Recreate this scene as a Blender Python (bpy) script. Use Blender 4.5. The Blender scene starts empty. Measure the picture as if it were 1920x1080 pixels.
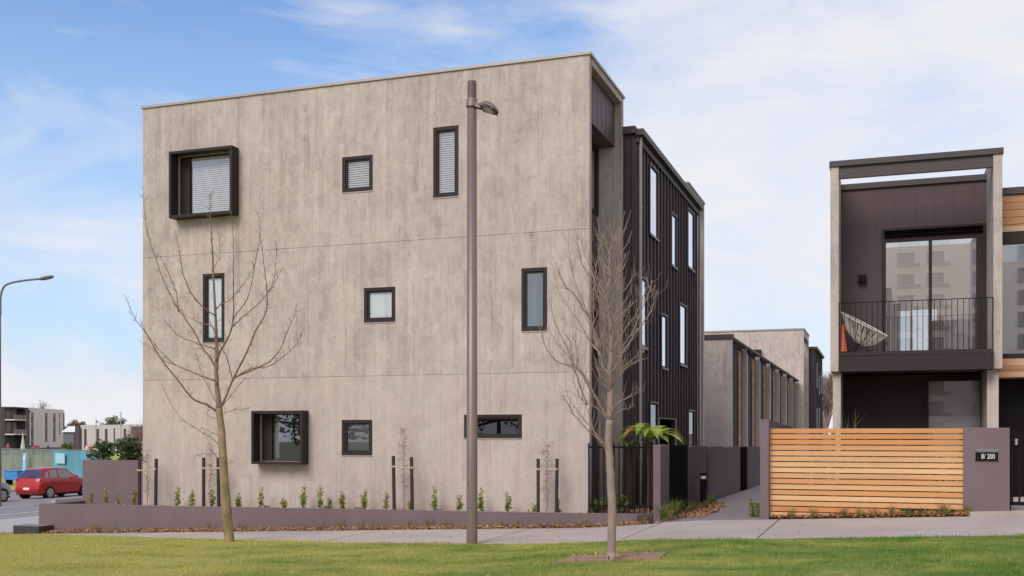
import bpy, bmesh, math, random
from mathutils import Vector, Matrix
R = math.radians
sc = bpy.context.scene
C = sc.collection

# ---------------------------------------------------------------- camera
YAW = R(19.2)
F = 1976.0                      # focal length in photo pixels (1920 wide)
HOR = 812.0
EYE = Vector((0, 0, 1.75))
cd = bpy.data.cameras.new('camera'); cam = bpy.data.objects.new('camera', cd); C.objects.link(cam)
cam.location = EYE; cam.rotation_euler = (R(90), 0, YAW)
cd.sensor_width = 36; cd.lens = F / 1920 * 36; cd.shift_y = (HOR - 540) / 1920
cd.clip_start = 0.1; cd.clip_end = 6000
sc.camera = cam
RV = Vector((math.cos(YAW), math.sin(YAW), 0)); FV = Vector((-math.sin(YAW), math.cos(YAW), 0))
def ray(px, py): return RV * ((px - 960) / F) + FV + Vector((0, 0, (HOR - py) / F))
def at(px, py, X=None, Y=None, t=None, Z=None):
    d = ray(px, py)
    if X is not None: t = X / d.x
    elif Y is not None: t = Y / d.y
    elif Z is not None: t = (Z - EYE.z) / d.z
    return EYE + d * t

# ---------------------------------------------------------------- world and sun
SUN_EL, SUN_AZ = R(44), R(196)         # azimuth clockwise from +Y: behind the camera, to its left
w = bpy.data.worlds.new('World'); sc.world = w; w.use_nodes = True
nt = w.node_tree; nt.nodes.clear()
def N(nt, kind, **kw):
    n = nt.nodes.new(kind)
    for k, v in kw.items():
        if k in n.inputs: n.inputs[k].default_value = v
        else: setattr(n, k, v)
    return n
def M(nt, op, a, b=None, c=None, clamp=False):
    n = nt.nodes.new('ShaderNodeMath'); n.operation = op; n.use_clamp = clamp
    for i, v in enumerate((a, b, c)):
        if v is None: continue
        if isinstance(v, (int, float)): n.inputs[i].default_value = v
        else: nt.links.new(v, n.inputs[i])
    return n.outputs[0]
def MIX(nt, f, a, b, mode='MIX'):
    n = nt.nodes.new('ShaderNodeMix'); n.data_type = 'RGBA'; n.blend_type = mode; n.clamp_factor = True
    for s, v in ((n.inputs[0], f), (n.inputs[6], a), (n.inputs[7], b)):
        if isinstance(v, (int, float)): s.default_value = v
        elif isinstance(v, tuple): s.default_value = v if len(v) == 4 else (*v, 1)
        else: nt.links.new(v, s)
    return n.outputs[2]
def RAMP(nt, v, stops):
    n = nt.nodes.new('ShaderNodeValToRGB'); e = n.color_ramp.elements
    while len(e) < len(stops): e.new(0.5)
    for i, (p, c) in enumerate(stops):
        e[i].position = p; e[i].color = (c, c, c, 1) if isinstance(c, (int, float)) else (*c, 1)
    nt.links.new(v, n.inputs[0]); return n.outputs[0]
sky = N(nt, 'ShaderNodeTexSky', sky_type='NISHITA', sun_disc=False)
sky.sun_elevation = SUN_EL; sky.sun_rotation = SUN_AZ; sky.air_density = 1.0; sky.dust_density = 0.6; sky.ozone_density = 1.6
tc = N(nt, 'ShaderNodeTexCoord')
sep = N(nt, 'ShaderNodeSeparateXYZ'); nt.links.new(tc.outputs['Generated'], sep.inputs[0])
mp = N(nt, 'ShaderNodeMapping'); mp.inputs['Scale'].default_value = (1.0, 1.0, 2.6); mp.inputs['Location'].default_value = (12.7, 2.9, 3.2)
nt.links.new(tc.outputs['Generated'], mp.inputs[0])
n1 = N(nt, 'ShaderNodeTexNoise', Scale=2.9, Detail=10.0, Roughness=0.58, Distortion=0.5); nt.links.new(mp.outputs[0], n1.inputs['Vector'])
n2 = N(nt, 'ShaderNodeTexNoise', Scale=5.0, Detail=8.0, Roughness=0.6, Distortion=0.2); nt.links.new(mp.outputs[0], n2.inputs['Vector'])
# the cloud bank thickens to the right (north-east) and towards the horizon
side = M(nt, 'ADD', M(nt, 'MULTIPLY_ADD', sep.outputs[0], 0.66, 0.35), M(nt, 'MULTIPLY', M(nt, 'MINIMUM', sep.outputs[1], 0.2), -0.5))  # last term adds unseen cloud behind the camera as neutral fill
low = M(nt, 'MULTIPLY_ADD', sep.outputs[2], -1.15, 0.31)
cl = M(nt, 'ADD', M(nt, 'ADD', M(nt, 'MULTIPLY_ADD', n1.outputs[0], 1.7, -0.35), M(nt, 'MULTIPLY', n2.outputs[0], 0.35)), M(nt, 'ADD', side, low))
cov = RAMP(nt, cl, [(0.44, 0.04), (0.60, 0.42), (0.74, 0.84), (0.95, 0.97)])
n3 = N(nt, 'ShaderNodeTexNoise', Scale=3.4, Detail=7.0, Roughness=0.6, Distortion=0.4); nt.links.new(mp.outputs[0], n3.inputs['Vector'])
cov = M(nt, 'MULTIPLY', cov, RAMP(nt, n3.outputs[0], [(0.34, 0.60), (0.56, 1.0)]))
cloudcol = MIX(nt, n2.outputs[0], (5.0, 5.1, 5.45), (5.75, 5.65, 5.75))
blue = MIX(nt, 1.0, sky.outputs[0], (.80, 1.00, 1.22), 'MULTIPLY')
hz_f = M(nt, 'MULTIPLY', M(nt, 'SUBTRACT', 1.0, M(nt, 'MULTIPLY', sep.outputs[2], 2.6), clamp=True), .92)
blue = MIX(nt, hz_f, blue, (3.7, 4.6, 5.7))
mixed = MIX(nt, cov, blue, cloudcol)
bg = N(nt, 'ShaderNodeBackground', Strength=0.10); nt.links.new(mixed, bg.inputs[0])
wo = N(nt, 'ShaderNodeOutputWorld'); nt.links.new(bg.outputs[0], wo.inputs[0])
sl = bpy.data.lights.new('sun', 'SUN'); sl.energy = 1.75; sl.angle = R(32); sl.color = (1.0, 0.94, 0.87)
so = bpy.data.objects.new('sun', sl); C.objects.link(so)
sd = Vector((math.sin(SUN_AZ) * math.cos(SUN_EL), math.cos(SUN_AZ) * math.cos(SUN_EL), math.sin(SUN_EL)))
so.rotation_euler = sd.to_track_quat('Z', 'Y').to_euler()
sc.view_settings.view_transform = 'Standard'; sc.view_settings.look = 'None'
sc.view_settings.exposure = 0.68; sc.view_settings.gamma = 1.0; sc.view_settings.use_curve_mapping = False

# ---------------------------------------------------------------- materials
def newmat(name):
    m = bpy.data.materials.new(name); m.use_nodes = True
    nt = m.node_tree; b = nt.nodes['Principled BSDF']; return m, nt, b
def coords(nt, scale=(1, 1, 1), rnd=False):
    t = N(nt, 'ShaderNodeTexCoord'); mp = N(nt, 'ShaderNodeMapping'); mp.inputs['Scale'].default_value = scale
    nt.links.new(t.outputs['Object'], mp.inputs[0]); return mp.outputs[0]
def noise(nt, vec, scale, detail=4, rough=.55, dist=0):
    n = N(nt, 'ShaderNodeTexNoise', Scale=scale, Detail=detail, Roughness=rough, Distortion=dist); nt.links.new(vec, n.inputs['Vector']); return n.outputs[0]
def bump(nt, b, h, strength, dist=0.01):
    n = N(nt, 'ShaderNodeBump', Strength=strength, Distance=dist); nt.links.new(h, n.inputs['Height']); nt.links.new(n.outputs[0], b.inputs['Normal'])
def mat(name, col, rough=.6, metal=0., var=.15, scale=4., stretch=(1, 1, 1), bmp=.15, spec=.5, tint=None):
    m, nt, b = newmat(name)
    v = coords(nt, stretch); a = noise(nt, v, scale, 6); c = noise(nt, v, scale * 9, 3)
    f = M(nt, 'ADD', M(nt, 'MULTIPLY', a, .7), M(nt, 'MULTIPLY', c, .3))
    f = RAMP(nt, f, [(.3, 0.), (.7, 1.)])
    lo = tuple(x * (1 - var) for x in col); hi = tuple(min(1, x * (1 + var)) for x in (tint or col))
    nt.links.new(MIX(nt, f, lo, hi), b.inputs['Base Color'])
    b.inputs['Roughness'].default_value = rough; b.inputs['Metallic'].default_value = metal
    b.inputs['Specular IOR Level'].default_value = spec
    if bmp: bump(nt, b, f, bmp)
    return m
def board_concrete(name, col, contrast=1.0, board=.12):
    """board-marked concrete: planks are vertical, u = x + y runs along any axis-aligned wall"""
    m, nt, b = newmat(name)
    t = N(nt, 'ShaderNodeTexCoord'); s = N(nt, 'ShaderNodeSeparateXYZ'); nt.links.new(t.outputs['Object'], s.inputs[0])
    u = M(nt, 'ADD', s.outputs[0], s.outputs[1]); z = s.outputs[2]
    ub = M(nt, 'DIVIDE', u, board); idu = M(nt, 'FLOOR', ub); fu = M(nt, 'FRACT', ub)
    wn = N(nt, 'ShaderNodeTexWhiteNoise', noise_dimensions='1D'); nt.links.new(idu, wn.inputs['W'])
    zz = M(nt, 'ADD', M(nt, 'DIVIDE', z, 2.1), M(nt, 'MULTIPLY', wn.outputs[0], 3.0)); idz = M(nt, 'FLOOR', zz); fz = M(nt, 'FRACT', zz)
    cv = N(nt, 'ShaderNodeCombineXYZ'); nt.links.new(idu, cv.inputs[0]); nt.links.new(idz, cv.inputs[1])
    w2 = N(nt, 'ShaderNodeTexWhiteNoise', noise_dimensions='2D'); nt.links.new(cv.outputs[0], w2.inputs['Vector'])
    uv = N(nt, 'ShaderNodeCombineXYZ'); nt.links.new(u, uv.inputs[0]); nt.links.new(z, uv.inputs[2]); nt.links.new(M(nt, 'MULTIPLY', w2.outputs[0], 7.0), uv.inputs[1])
    def sn(sx, sz, scale, det=5, r=.6):
        mp = N(nt, 'ShaderNodeMapping'); mp.inputs['Scale'].default_value = (sx, 1, sz); nt.links.new(uv.outputs[0], mp.inputs[0]); return noise(nt, mp.outputs[0], scale, det, r)
    grain = sn(42, 2.2, 1.0, 5, .65); streak = sn(7, .9, 1.0, 5)
    uv2 = N(nt, 'ShaderNodeCombineXYZ'); nt.links.new(u, uv2.inputs[0]); nt.links.new(z, uv2.inputs[2])
    mp = N(nt, 'ShaderNodeMapping'); mp.inputs['Scale'].default_value = (1.0, 1, .8); nt.links.new(uv2.outputs[0], mp.inputs[0])
    patch = noise(nt, mp.outputs[0], .9, 6, .6, .6)
    mp3 = N(nt, 'ShaderNodeMapping'); mp3.inputs['Scale'].default_value = (11, 1, 7.0); nt.links.new(uv2.outputs[0], mp3.inputs[0])
    knots = RAMP(nt, noise(nt, mp3.outputs[0], .8, 3, .7, 1.0), [(.63, 0.), (.74, 1.)])
    drip = RAMP(nt, sn(11, .35, 1.0, 3), [(.56, 0.), (.72, 1.)])
    # tone
    mid = N(nt, 'ShaderNodeMapping'); mid.inputs['Scale'].default_value = (3.4, 1, 2.5); nt.links.new(uv2.outputs[0], mid.inputs[0]); mid = noise(nt, mid.outputs[0], 1.0, 8, .68, 1.2)
    tone = M(nt, 'MULTIPLY', M(nt, 'SUBTRACT', w2.outputs[0], .5), .12 * contrast)
    speck = N(nt, 'ShaderNodeMapping'); speck.inputs['Scale'].default_value = (26, 1, 17); nt.links.new(uv2.outputs[0], speck.inputs[0]); speck = noise(nt, speck.outputs[0], 1.0, 4, .7)
    for f, a in ((grain, .34), (streak, .30), (patch, .58), (mid, .80), (speck, .40)):
        tone = M(nt, 'ADD', tone, M(nt, 'MULTIPLY', M(nt, 'SUBTRACT', f, .5), a * contrast))
    tone = M(nt, 'SUBTRACT', tone, M(nt, 'MULTIPLY', knots, .34 * contrast))
    tone = M(nt, 'SUBTRACT', tone, M(nt, 'MULTIPLY', drip, .20 * contrast))
    low_ = M(nt, 'LESS_THAN', z, 3.101)         # the ground floor panel was cast in newer, smoother boards
    tone = M(nt, 'MULTIPLY', tone, M(nt, 'SUBTRACT', 1.0, M(nt, 'MULTIPLY', low_, .35))); tone = M(nt, 'ADD', tone, M(nt, 'MULTIPLY', low_, .05))
    line = M(nt, 'LESS_THAN', fu, .06); strong = M(nt, 'GREATER_THAN', wn.outputs[0], .45)
    line = M(nt, 'MULTIPLY', M(nt, 'MULTIPLY', line, M(nt, 'MULTIPLY', strong, RAMP(nt, streak, [(.42, 0.), (.55, 1.)]))), .17 * contrast)
    zl = M(nt, 'MULTIPLY', M(nt, 'LESS_THAN', fz, .004), .02)
    tone = M(nt, 'SUBTRACT', tone, M(nt, 'ADD', line, zl))
    k = M(nt, 'ADD', tone, 1.0)
    hue = MIX(nt, RAMP(nt, M(nt, 'ADD', M(nt, 'MULTIPLY', streak, .6), M(nt, 'MULTIPLY', patch, .4)), [(.38, 0.), (.62, 1.)]), tuple(x * y for x, y in zip(col, (1.02, .99, .985))), tuple(x * y for x, y in zip(col, (.985, 1.005, 1.005))))
    cc = N(nt, 'ShaderNodeCombineXYZ'); [nt.links.new(k, cc.inputs[i]) for i in range(3)]
    nt.links.new(MIX(nt, 1.0, hue, cc.outputs[0], 'MULTIPLY'), b.inputs['Base Color'])
    b.inputs['Roughness'].default_value = .85; b.inputs['Specular IOR Level'].default_value = .25
    bump(nt, b, M(nt, 'ADD', M(nt, 'MULTIPLY', w2.outputs[0], .6), M(nt, 'ADD', M(nt, 'MULTIPLY', grain, .5), M(nt, 'MULTIPLY', line, -6))), .35, .012)
    return m
def timber(name, col, per_z, grain_axis='x', var=.22, off=0.):
    """each board (a band per_z high) has its own tone"""
    m, nt, b = newmat(name)
    t = N(nt, 'ShaderNodeTexCoord'); s = N(nt, 'ShaderNodeSeparateXYZ'); nt.links.new(t.outputs['Object'], s.inputs[0])
    idz = M(nt, 'FLOOR', M(nt, 'DIVIDE', M(nt, 'ADD', s.outputs[2], off), per_z))
    wn = N(nt, 'ShaderNodeTexWhiteNoise', noise_dimensions='1D'); nt.links.new(idz, wn.inputs['W'])
    v = N(nt, 'ShaderNodeCombineXYZ'); nt.links.new(M(nt, 'ADD', M(nt, 'ADD', s.outputs[0], s.outputs[1]), M(nt, 'MULTIPLY', wn.outputs[0], 30.)), v.inputs[0]); nt.links.new(s.outputs[2], v.inputs[2])
    mp = N(nt, 'ShaderNodeMapping'); mp.inputs['Scale'].default_value = (.9, 1, 40); nt.links.new(v.outputs[0], mp.inputs[0])
    g = noise(nt, mp.outputs[0], 1.2, 6, .6, .4)
    mp2 = N(nt, 'ShaderNodeMapping'); mp2.inputs['Scale'].default_value = (.5, 1, 6); nt.links.new(v.outputs[0], mp2.inputs[0])
    g2 = noise(nt, mp2.outputs[0], 1.1, 3)
    base = MIX(nt, wn.outputs[0], tuple(x * y for x, y in zip(col, (.84, .66, .54))), tuple(x * y for x, y in zip(col, (1.08, 1.2, 1.36))))
    k = M(nt, 'ADD', M(nt, 'MULTIPLY', M(nt, 'SUBTRACT', g, .5), var * 1.3), M(nt, 'ADD', 1.0, M(nt, 'MULTIPLY', M(nt, 'SUBTRACT', g2, .5), var * 2)))
    cc = N(nt, 'ShaderNodeCombineXYZ'); [nt.links.new(k, cc.inputs[i]) for i in range(3)]
    nt.links.new(MIX(nt, 1.0, base, cc.outputs[0], 'MULTIPLY'), b.inputs['Base Color'])
    b.inputs['Roughness'].default_value = .6; b.inputs['Specular IOR Level'].default_value = .3
    bump(nt, b, g, .2, .004); return m
def glass(name, tint=(.93, .94, .94), refl=.22, rough=.01, dens=1.0):
    m, nt, b = newmat(name); nt.nodes.remove(b)
    out = nt.nodes['Material Output']
    tr = N(nt, 'ShaderNodeBsdfTransparent'); tr.inputs[0].default_value = (*tint, 1)
    gl = N(nt, 'ShaderNodeBsdfGlossy'); gl.inputs['Roughness'].default_value = rough; gl.inputs[0].default_value = (.95, .97, 1, 1)
    fr = N(nt, 'ShaderNodeFresnel', IOR=1.45)
    f = M(nt, 'ADD', fr.outputs[0], refl, clamp=True)
    mx = N(nt, 'ShaderNodeMixShader'); nt.links.new(f, mx.inputs[0]); nt.links.new(tr.outputs[0], mx.inputs[1]); nt.links.new(gl.outputs[0], mx.inputs[2])
    nt.links.new(mx.outputs[0], out.inputs[0]); return m
def leafmat(name, c1, c2, scale=6., trans=.25):
    m, nt, b = newmat(name)
    v = coords(nt); a = noise(nt, v, scale, 4); f = RAMP(nt, a, [(.35, 0.), (.65, 1.)])
    col = MIX(nt, f, c1, c2); nt.links.new(col, b.inputs['Base Color']); b.inputs['Roughness'].default_value = .55; b.inputs['Specular IOR Level'].default_value = .3
    out = nt.nodes['Material Output']; tl = N(nt, 'ShaderNodeBsdfTranslucent'); nt.links.new(col, tl.inputs[0])
    mx = N(nt, 'ShaderNodeMixShader', Fac=trans); nt.links.new(b.outputs[0], mx.inputs[1]); nt.links.new(tl.outputs[0], mx.inputs[2]); nt.links.new(mx.outputs[0], out.inputs[0])
    return m
MT = {}
MT['concrete'] = board_concrete('board_concrete', (.456, .383, .338))
MT['concrete_far'] = board_concrete('board_concrete_far', (.50, .42, .375), 1.0, .15)
MT['cap'] = mat('flashing', (.36, .32, .30), .5, .3, .06, 2)
MT['cap_dark'] = mat('dark_flashing', (.060, .043, .043), .55, .0, .08, 2)
MT['clad'] = mat('plum_cladding', (.092, .061, .067), .5, .0, .10, .8, bmp=.03, spec=.25)
MT['trim'] = mat('window_trim', (.17, .135, .14), .45, .2, .06, 2)
MT['clad_dark'] = mat('charcoal_cladding', (.044, .031, .034), .6, 0, .1, .8, bmp=.03, spec=.15)
MT['seam'] = mat('seamed_metal', (.062, .043, .047), .46, .0, .14, .7, bmp=.03, spec=.35)
MT['frame'] = mat('window_frame', (.034, .025, .024), .6, 0, .06, 3, bmp=.02, spec=.2)
MT['gate_black'] = mat('gate_black', (.005, .004, .004), .9, 0, .1, 3, bmp=0, spec=.03)
MT['black'] = mat('black_steel', (.009, .0065, .0065), .65, 0, .1, 3, bmp=.02, spec=.15)
MT['plum'] = mat('plum_render', (.166, .116, .119), .85, 0, .13, 1.4, (1, 1, .7), bmp=.25)
MT['plum_dark'] = mat('plum_render_dark', (.105, .074, .076), .85, 0, .09, 1.1, bmp=.12)
MT['plum_cap'] = mat('render_top', (.20, .155, .15), .8, 0, .1, 3)
MT['cedar'] = timber('cedar_slats', (.60, .34, .13), .0936, off=.0)
MT['cedar_clad'] = timber('cedar_cladding', (.50, .30, .17), .14, var=.3)
MT['cedar_bat'] = timber('cedar_batten', (.40, .20, .10), .09, var=.3)
MT['glass'] = glass('window_glass', (1., 1., 1.), refl=.05)
MT['glass_r'] = glass('reflective_glass', (.72, .73, .73), .48)
MT['glass_door'] = glass('door_glass', (.95, .94, .93), .24)
MT['glass_b'] = glass('window_glass_dim', (.8, .8, .8), .14)
MT['glass_d'] = glass('dark_glass', (.30, .31, .32), .05)
MT['blind'] = mat('blind_slat', (.80, .77, .77), .5, 0, .05, 5, bmp=0)
MT['sheer'] = mat('pale_roller_blind', (.90, .93, .95), .7, 0, .05, .8, bmp=0)
MT['sheer_warm'] = mat('cream_blind', (.75, .66, .48), .7, 0, .05, .8, bmp=0)
MT['greyblind'] = mat('grey_roller_blind', (.16, .155, .165), .7, 0, .08, .8, bmp=0)
MT['beige_blind'] = mat('beige_blind', (.42, .34, .30), .8, 0, .04, .8, bmp=0)
MT['room'] = mat('room_plaster', (.50, .435, .395), .9, 0, .06, .5, bmp=0)
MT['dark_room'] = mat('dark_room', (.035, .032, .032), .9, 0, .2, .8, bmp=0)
MT['pole'] = mat('lamp_pole_paint', (.205, .145, .125), .42, .25, .07, 1.2, bmp=.03)
MT['pole_dark'] = mat('lamp_pole_top', (.13, .095, .085), .5, .2, .08, 2, bmp=.03)
MT['steel'] = mat('galvanised', (.42, .42, .43), .4, .6, .1, 5)
MT['white'] = mat('white_paint', (.75, .74, .72), .5, 0, .04, 3, bmp=0)
MT['bark'] = mat('bark', (.225, .135, .10), .9, 0, .28, 9, (1, 1, .5), bmp=.6)
MT['bark_moss'] = mat('mossy_bark', (.17, .125, .035), .95, 0, .4, 6, (1, 1, .5), bmp=1.0, tint=(.30, .215, .13))
MT['bark_pale'] = mat('pale_bark', (.30, .215, .175), .9, 0, .25, 9, (1, 1, .5), bmp=.6)
MT['twig'] = mat('twig_bark', (.15, .085, .068), .85, 0, .25, 6, bmp=.2)
MT['twig_far'] = mat('far_twig', (.22, .14, .115), .9, 0, .25, 2, bmp=0)
MT['stake'] = mat('dark_stake', (.030, .022, .020), .8, 0, .3, 12, (1, 1, .2))
MT['tie'] = mat('hessian_tie', (.50, .38, .27), .9, 0, .15, 30)
MT['leaf'] = leafmat('shrub_leaf', (.08, .12, .02), (.24, .28, .06), 9)
MT['leaf_y'] = leafmat('young_leaf', (.16, .21, .04), (.44, .46, .13), 9)
MT['leaf_d'] = leafmat('dark_leaf', (.035, .06, .02), (.18, .21, .08), 7)
MT['fern'] = leafmat('fern_leaf', (.17, .27, .035), (.50, .56, .12), 3)
MT['fern_brown'] = leafmat('fern_leaf_brown', (.22, .11, .03), (.42, .26, .08), 5)
MT['blade'] = leafmat('dry_blade', (.16, .13, .04), (.38, .26, .10), 8)
MT['blade_g'] = leafmat('green_blade', (.09, .14, .03), (.28, .28, .08), 8)
MT['dead'] = leafmat('dead_leaf', (.26, .125, .06), (.64, .38, .19), 14)
MT['seed'] = leafmat('seed_pod', (.28, .12, .07), (.42, .20, .13), 14)
MT['mulch'] = mat('mulch', (.19, .11, .07), .95, 0, .5, 25, bmp=1.0)
MT['fern_trunk'] = mat('fern_trunk', (.075, .035, .022), .95, 0, .5, 18, bmp=1.0)
MT['path'] = mat('exposed_aggregate', (.225, .18, .17), .9, 0, .25, 30, bmp=.4)
MT['asphalt'] = mat('asphalt', (.235, .20, .20), .9, 0, .14, 1.2, bmp=.2)
MT['dirt'] = mat('bare_dirt', (.30, .175, .115), .95, 0, .3, 8, bmp=.8)
MT['soil'] = mat('earth', (.13, .12, .06), .95, 0, .3, .5)
MT['hedge_brown'] = leafmat('rusty_hedge', (.20, .10, .05), (.34, .18, .09), 1.5)
MT['kerb'] = mat('kerb_concrete', (.42, .37, .34), .9, 0, .12, 3)
MT['basalt'] = mat('basalt', (.045, .038, .037), .7, 0, .2, 9)
MT['basalt_top'] = mat('basalt_top', (.22, .20, .185), .8, 0, .2, 9)
def sidewalk_mat():
    m, nt, b = newmat('footpath_concrete')
    v = coords(nt); a = noise(nt, v, .9, 6, .6); f1 = noise(nt, v, 60, 2)
    f = M(nt, 'ADD', M(nt, 'MULTIPLY', a, .75), M(nt, 'MULTIPLY', f1, .25)); f = RAMP(nt, f, [(.3, 0.), (.7, 1.)])
    st = RAMP(nt, noise(nt, v, 2.3, 7, .7, .8), [(.56, 0.), (.72, .5)])
    c = MIX(nt, f, (.345, .280, .242), (.47, .392, .345)); c = MIX(nt, st, c, (.26, .215, .19))
    nt.links.new(c, b.inputs['Base Color']); b.inputs['Roughness'].default_value = .9; bump(nt, b, f1, .2, .003); return m
MT['walk'] = sidewalk_mat()
def lawn_mat(name, blades):
    m, nt, b = newmat(name)
    t = N(nt, 'ShaderNodeTexCoord'); mp = N(nt, 'ShaderNodeMapping'); mp.inputs['Scale'].default_value = (.55, 1.0, 0); nt.links.new(t.outputs['Object'], mp.inputs[0])
    a = noise(nt, mp.outputs[0], 1.1, 6, .65, .4); c = M(nt, 'ADD', M(nt, 'MULTIPLY', noise(nt, mp.outputs[0], 9, 4, .7), .6), M(nt, 'MULTIPLY', noise(nt, mp.outputs[0], 55, 2, .7), .4)); s = N(nt, 'ShaderNodeSeparateXYZ'); nt.links.new(t.outputs['Object'], s.inputs[0])
    left = M(nt, 'MULTIPLY', M(nt, 'ADD', s.outputs[0], 3.), -.015)
    f = M(nt, 'ADD', M(nt, 'ADD', M(nt, 'MULTIPLY', a, .60), M(nt, 'MULTIPLY', c, .46)), left)
    f = RAMP(nt, f, [(.43, 0.), (.66, 1.)])
    k = 1.0 if blades else .75
    col = MIX(nt, f, (.135 * k, .240 * k, .034 * k), (.52 * k, .48 * k, .13 * k))
    nt.links.new(col, b.inputs['Base Color']); b.inputs['Roughness'].default_value = .7; b.inputs['Specular IOR Level'].default_value = .15
    if not blades: bump(nt, b, noise(nt, coords(nt), 90, 3), .8, .03)
    else:
        out = nt.nodes['Material Output']; tl = N(nt, 'ShaderNodeBsdfTranslucent'); nt.links.new(col, tl.inputs[0])
        mx = N(nt, 'ShaderNodeMixShader', Fac=.3); nt.links.new(b.outputs[0], mx.inputs[1]); nt.links.new(tl.outputs[0], mx.inputs[2]); nt.links.new(mx.outputs[0], out.inputs[0])
    return m
MT['lawn'] = lawn_mat('lawn_base', False); MT['grass'] = lawn_mat('grass_blades', True)

# ---------------------------------------------------------------- mesh helpers
class MB:
    def __init__(s): s.v = []; s.f = []; s.m = []; s.mi = 0
    def add(s, vs, fs):
        o = len(s.v); s.v += [tuple(v) for v in vs]; s.f += [tuple(i + o for i in f) for f in fs]; s.m += [s.mi] * len(fs); return s
    def box(s, x0, x1, y0, y1, z0, z1, T=None):
        if x0 > x1: x0, x1 = x1, x0
        if y0 > y1: y0, y1 = y1, y0
        if z0 > z1: z0, z1 = z1, z0
        vs = [(x0, y0, z0), (x1, y0, z0), (x1, y1, z0), (x0, y1, z0), (x0, y0, z1), (x1, y0, z1), (x1, y1, z1), (x0, y1, z1)]
        if T is not None: vs = [T @ Vector(v) for v in vs]
        return s.add(vs, [(0, 3, 2, 1), (4, 5, 6, 7), (0, 1, 5, 4), (1, 2, 6, 5), (2, 3, 7, 6), (3, 0, 4, 7)])
    def prism(s, poly, z0, z1, T=None):
        """poly: xy outline, counter-clockwise; z0/z1 numbers or functions of x"""
        f0 = z0 if callable(z0) else (lambda x: z0); f1 = z1 if callable(z1) else (lambda x: z1)
        n = len(poly); vs = [(x, y, f0(x)) for x, y in poly] + [(x, y, f1(x)) for x, y in poly]
        if T is not None: vs = [T @ Vector(v) for v in vs]
        return s.add(vs, [tuple(range(n - 1, -1, -1)), tuple(range(n, 2 * n))] + [(i, (i + 1) % n, n + (i + 1) % n, n + i) for i in range(n)])
    def tube(s, pts, rad, n=6, caps=True):
        pts = [Vector(p) for p in pts]; rs = rad if isinstance(rad, (list, tuple)) else [rad] * len(pts)
        vs = []; up = None
        for i, p in enumerate(pts):
            d = (pts[min(i + 1, len(pts) - 1)] - pts[max(i - 1, 0)])
            if d.length < 1e-9: d = Vector((0, 0, 1))
            d.normalize()
            if up is None: up = Vector((1, 0, 0)) if abs(d.x) < .8 else Vector((0, 1, 0))
            a = d.cross(up); 
            if a.length < 1e-6: a = d.orthogonal()
            a.normalize(); b = a.cross(d).normalized(); up = b
            for k in range(n):
                q = 2 * math.pi * k / n; vs.append(p + (a * math.cos(q) + b * math.sin(q)) * rs[i])
        fs = []
        for i in range(len(pts) - 1):
            for k in range(n): fs.append((i * n + k, i * n + (k + 1) % n, (i + 1) * n + (k + 1) % n, (i + 1) * n + k))
        if caps: fs += [tuple(range(n - 1, -1, -1)), tuple(range((len(pts) - 1) * n, len(pts) * n))]
        return s.add(vs, fs)
    def build(s, name, mats, parent=None, local=False, smooth=False, bevel=0):
        me = bpy.data.meshes.new(name)
        vs = s.v
        if parent is not None and not local:
            inv = root_matrix(parent).inverted(); vs = [tuple(inv @ Vector(v)) for v in vs]
        me.from_pydata(vs, [], s.f)
        mats = mats if isinstance(mats, (list, tuple)) else [mats]
        for m in mats: me.materials.append(MT[m] if isinstance(m, str) else m)
        if len(mats) > 1: me.polygons.foreach_set('material_index', s.m)
        if smooth: me.polygons.foreach_set('use_smooth', [True] * len(me.polygons))
        me.update()
        o = bpy.data.objects.new(name, me); C.objects.link(o)
        if parent is not None: o.parent = parent
        if bevel:
            b = o.modifiers.new('bevel', 'BEVEL'); b.width = bevel; b.segments = 2; b.limit_method = 'ANGLE'
        return o
RM = {}
def root_matrix(o):
    while o.parent: o = o.parent
    return RM.get(o.name, Matrix.Identity(4))
def tag(o, label=None, cat=None, group=None, kind=None):
    if label: o['label'] = label
    if cat: o['category'] = cat
    if group: o['group'] = group
    if kind: o['kind'] = kind
    return o
def thing(name, label, cat, loc=(0, 0, 0), rz=0, group=None):
    o = bpy.data.objects.new(name, None); C.objects.link(o); o.empty_display_size = .2
    o.location = loc; o.rotation_euler = (0, 0, rz); RM[o.name] = Matrix.Translation(loc) @ Matrix.Rotation(rz, 4, 'Z')
    return tag(o, label, cat, group)
def copy_tree(o, parent=None):
    kids = list(o.children); c = o.copy(); C.objects.link(c); c.parent = parent
    for k in kids: copy_tree(k, c)
    return c
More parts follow.
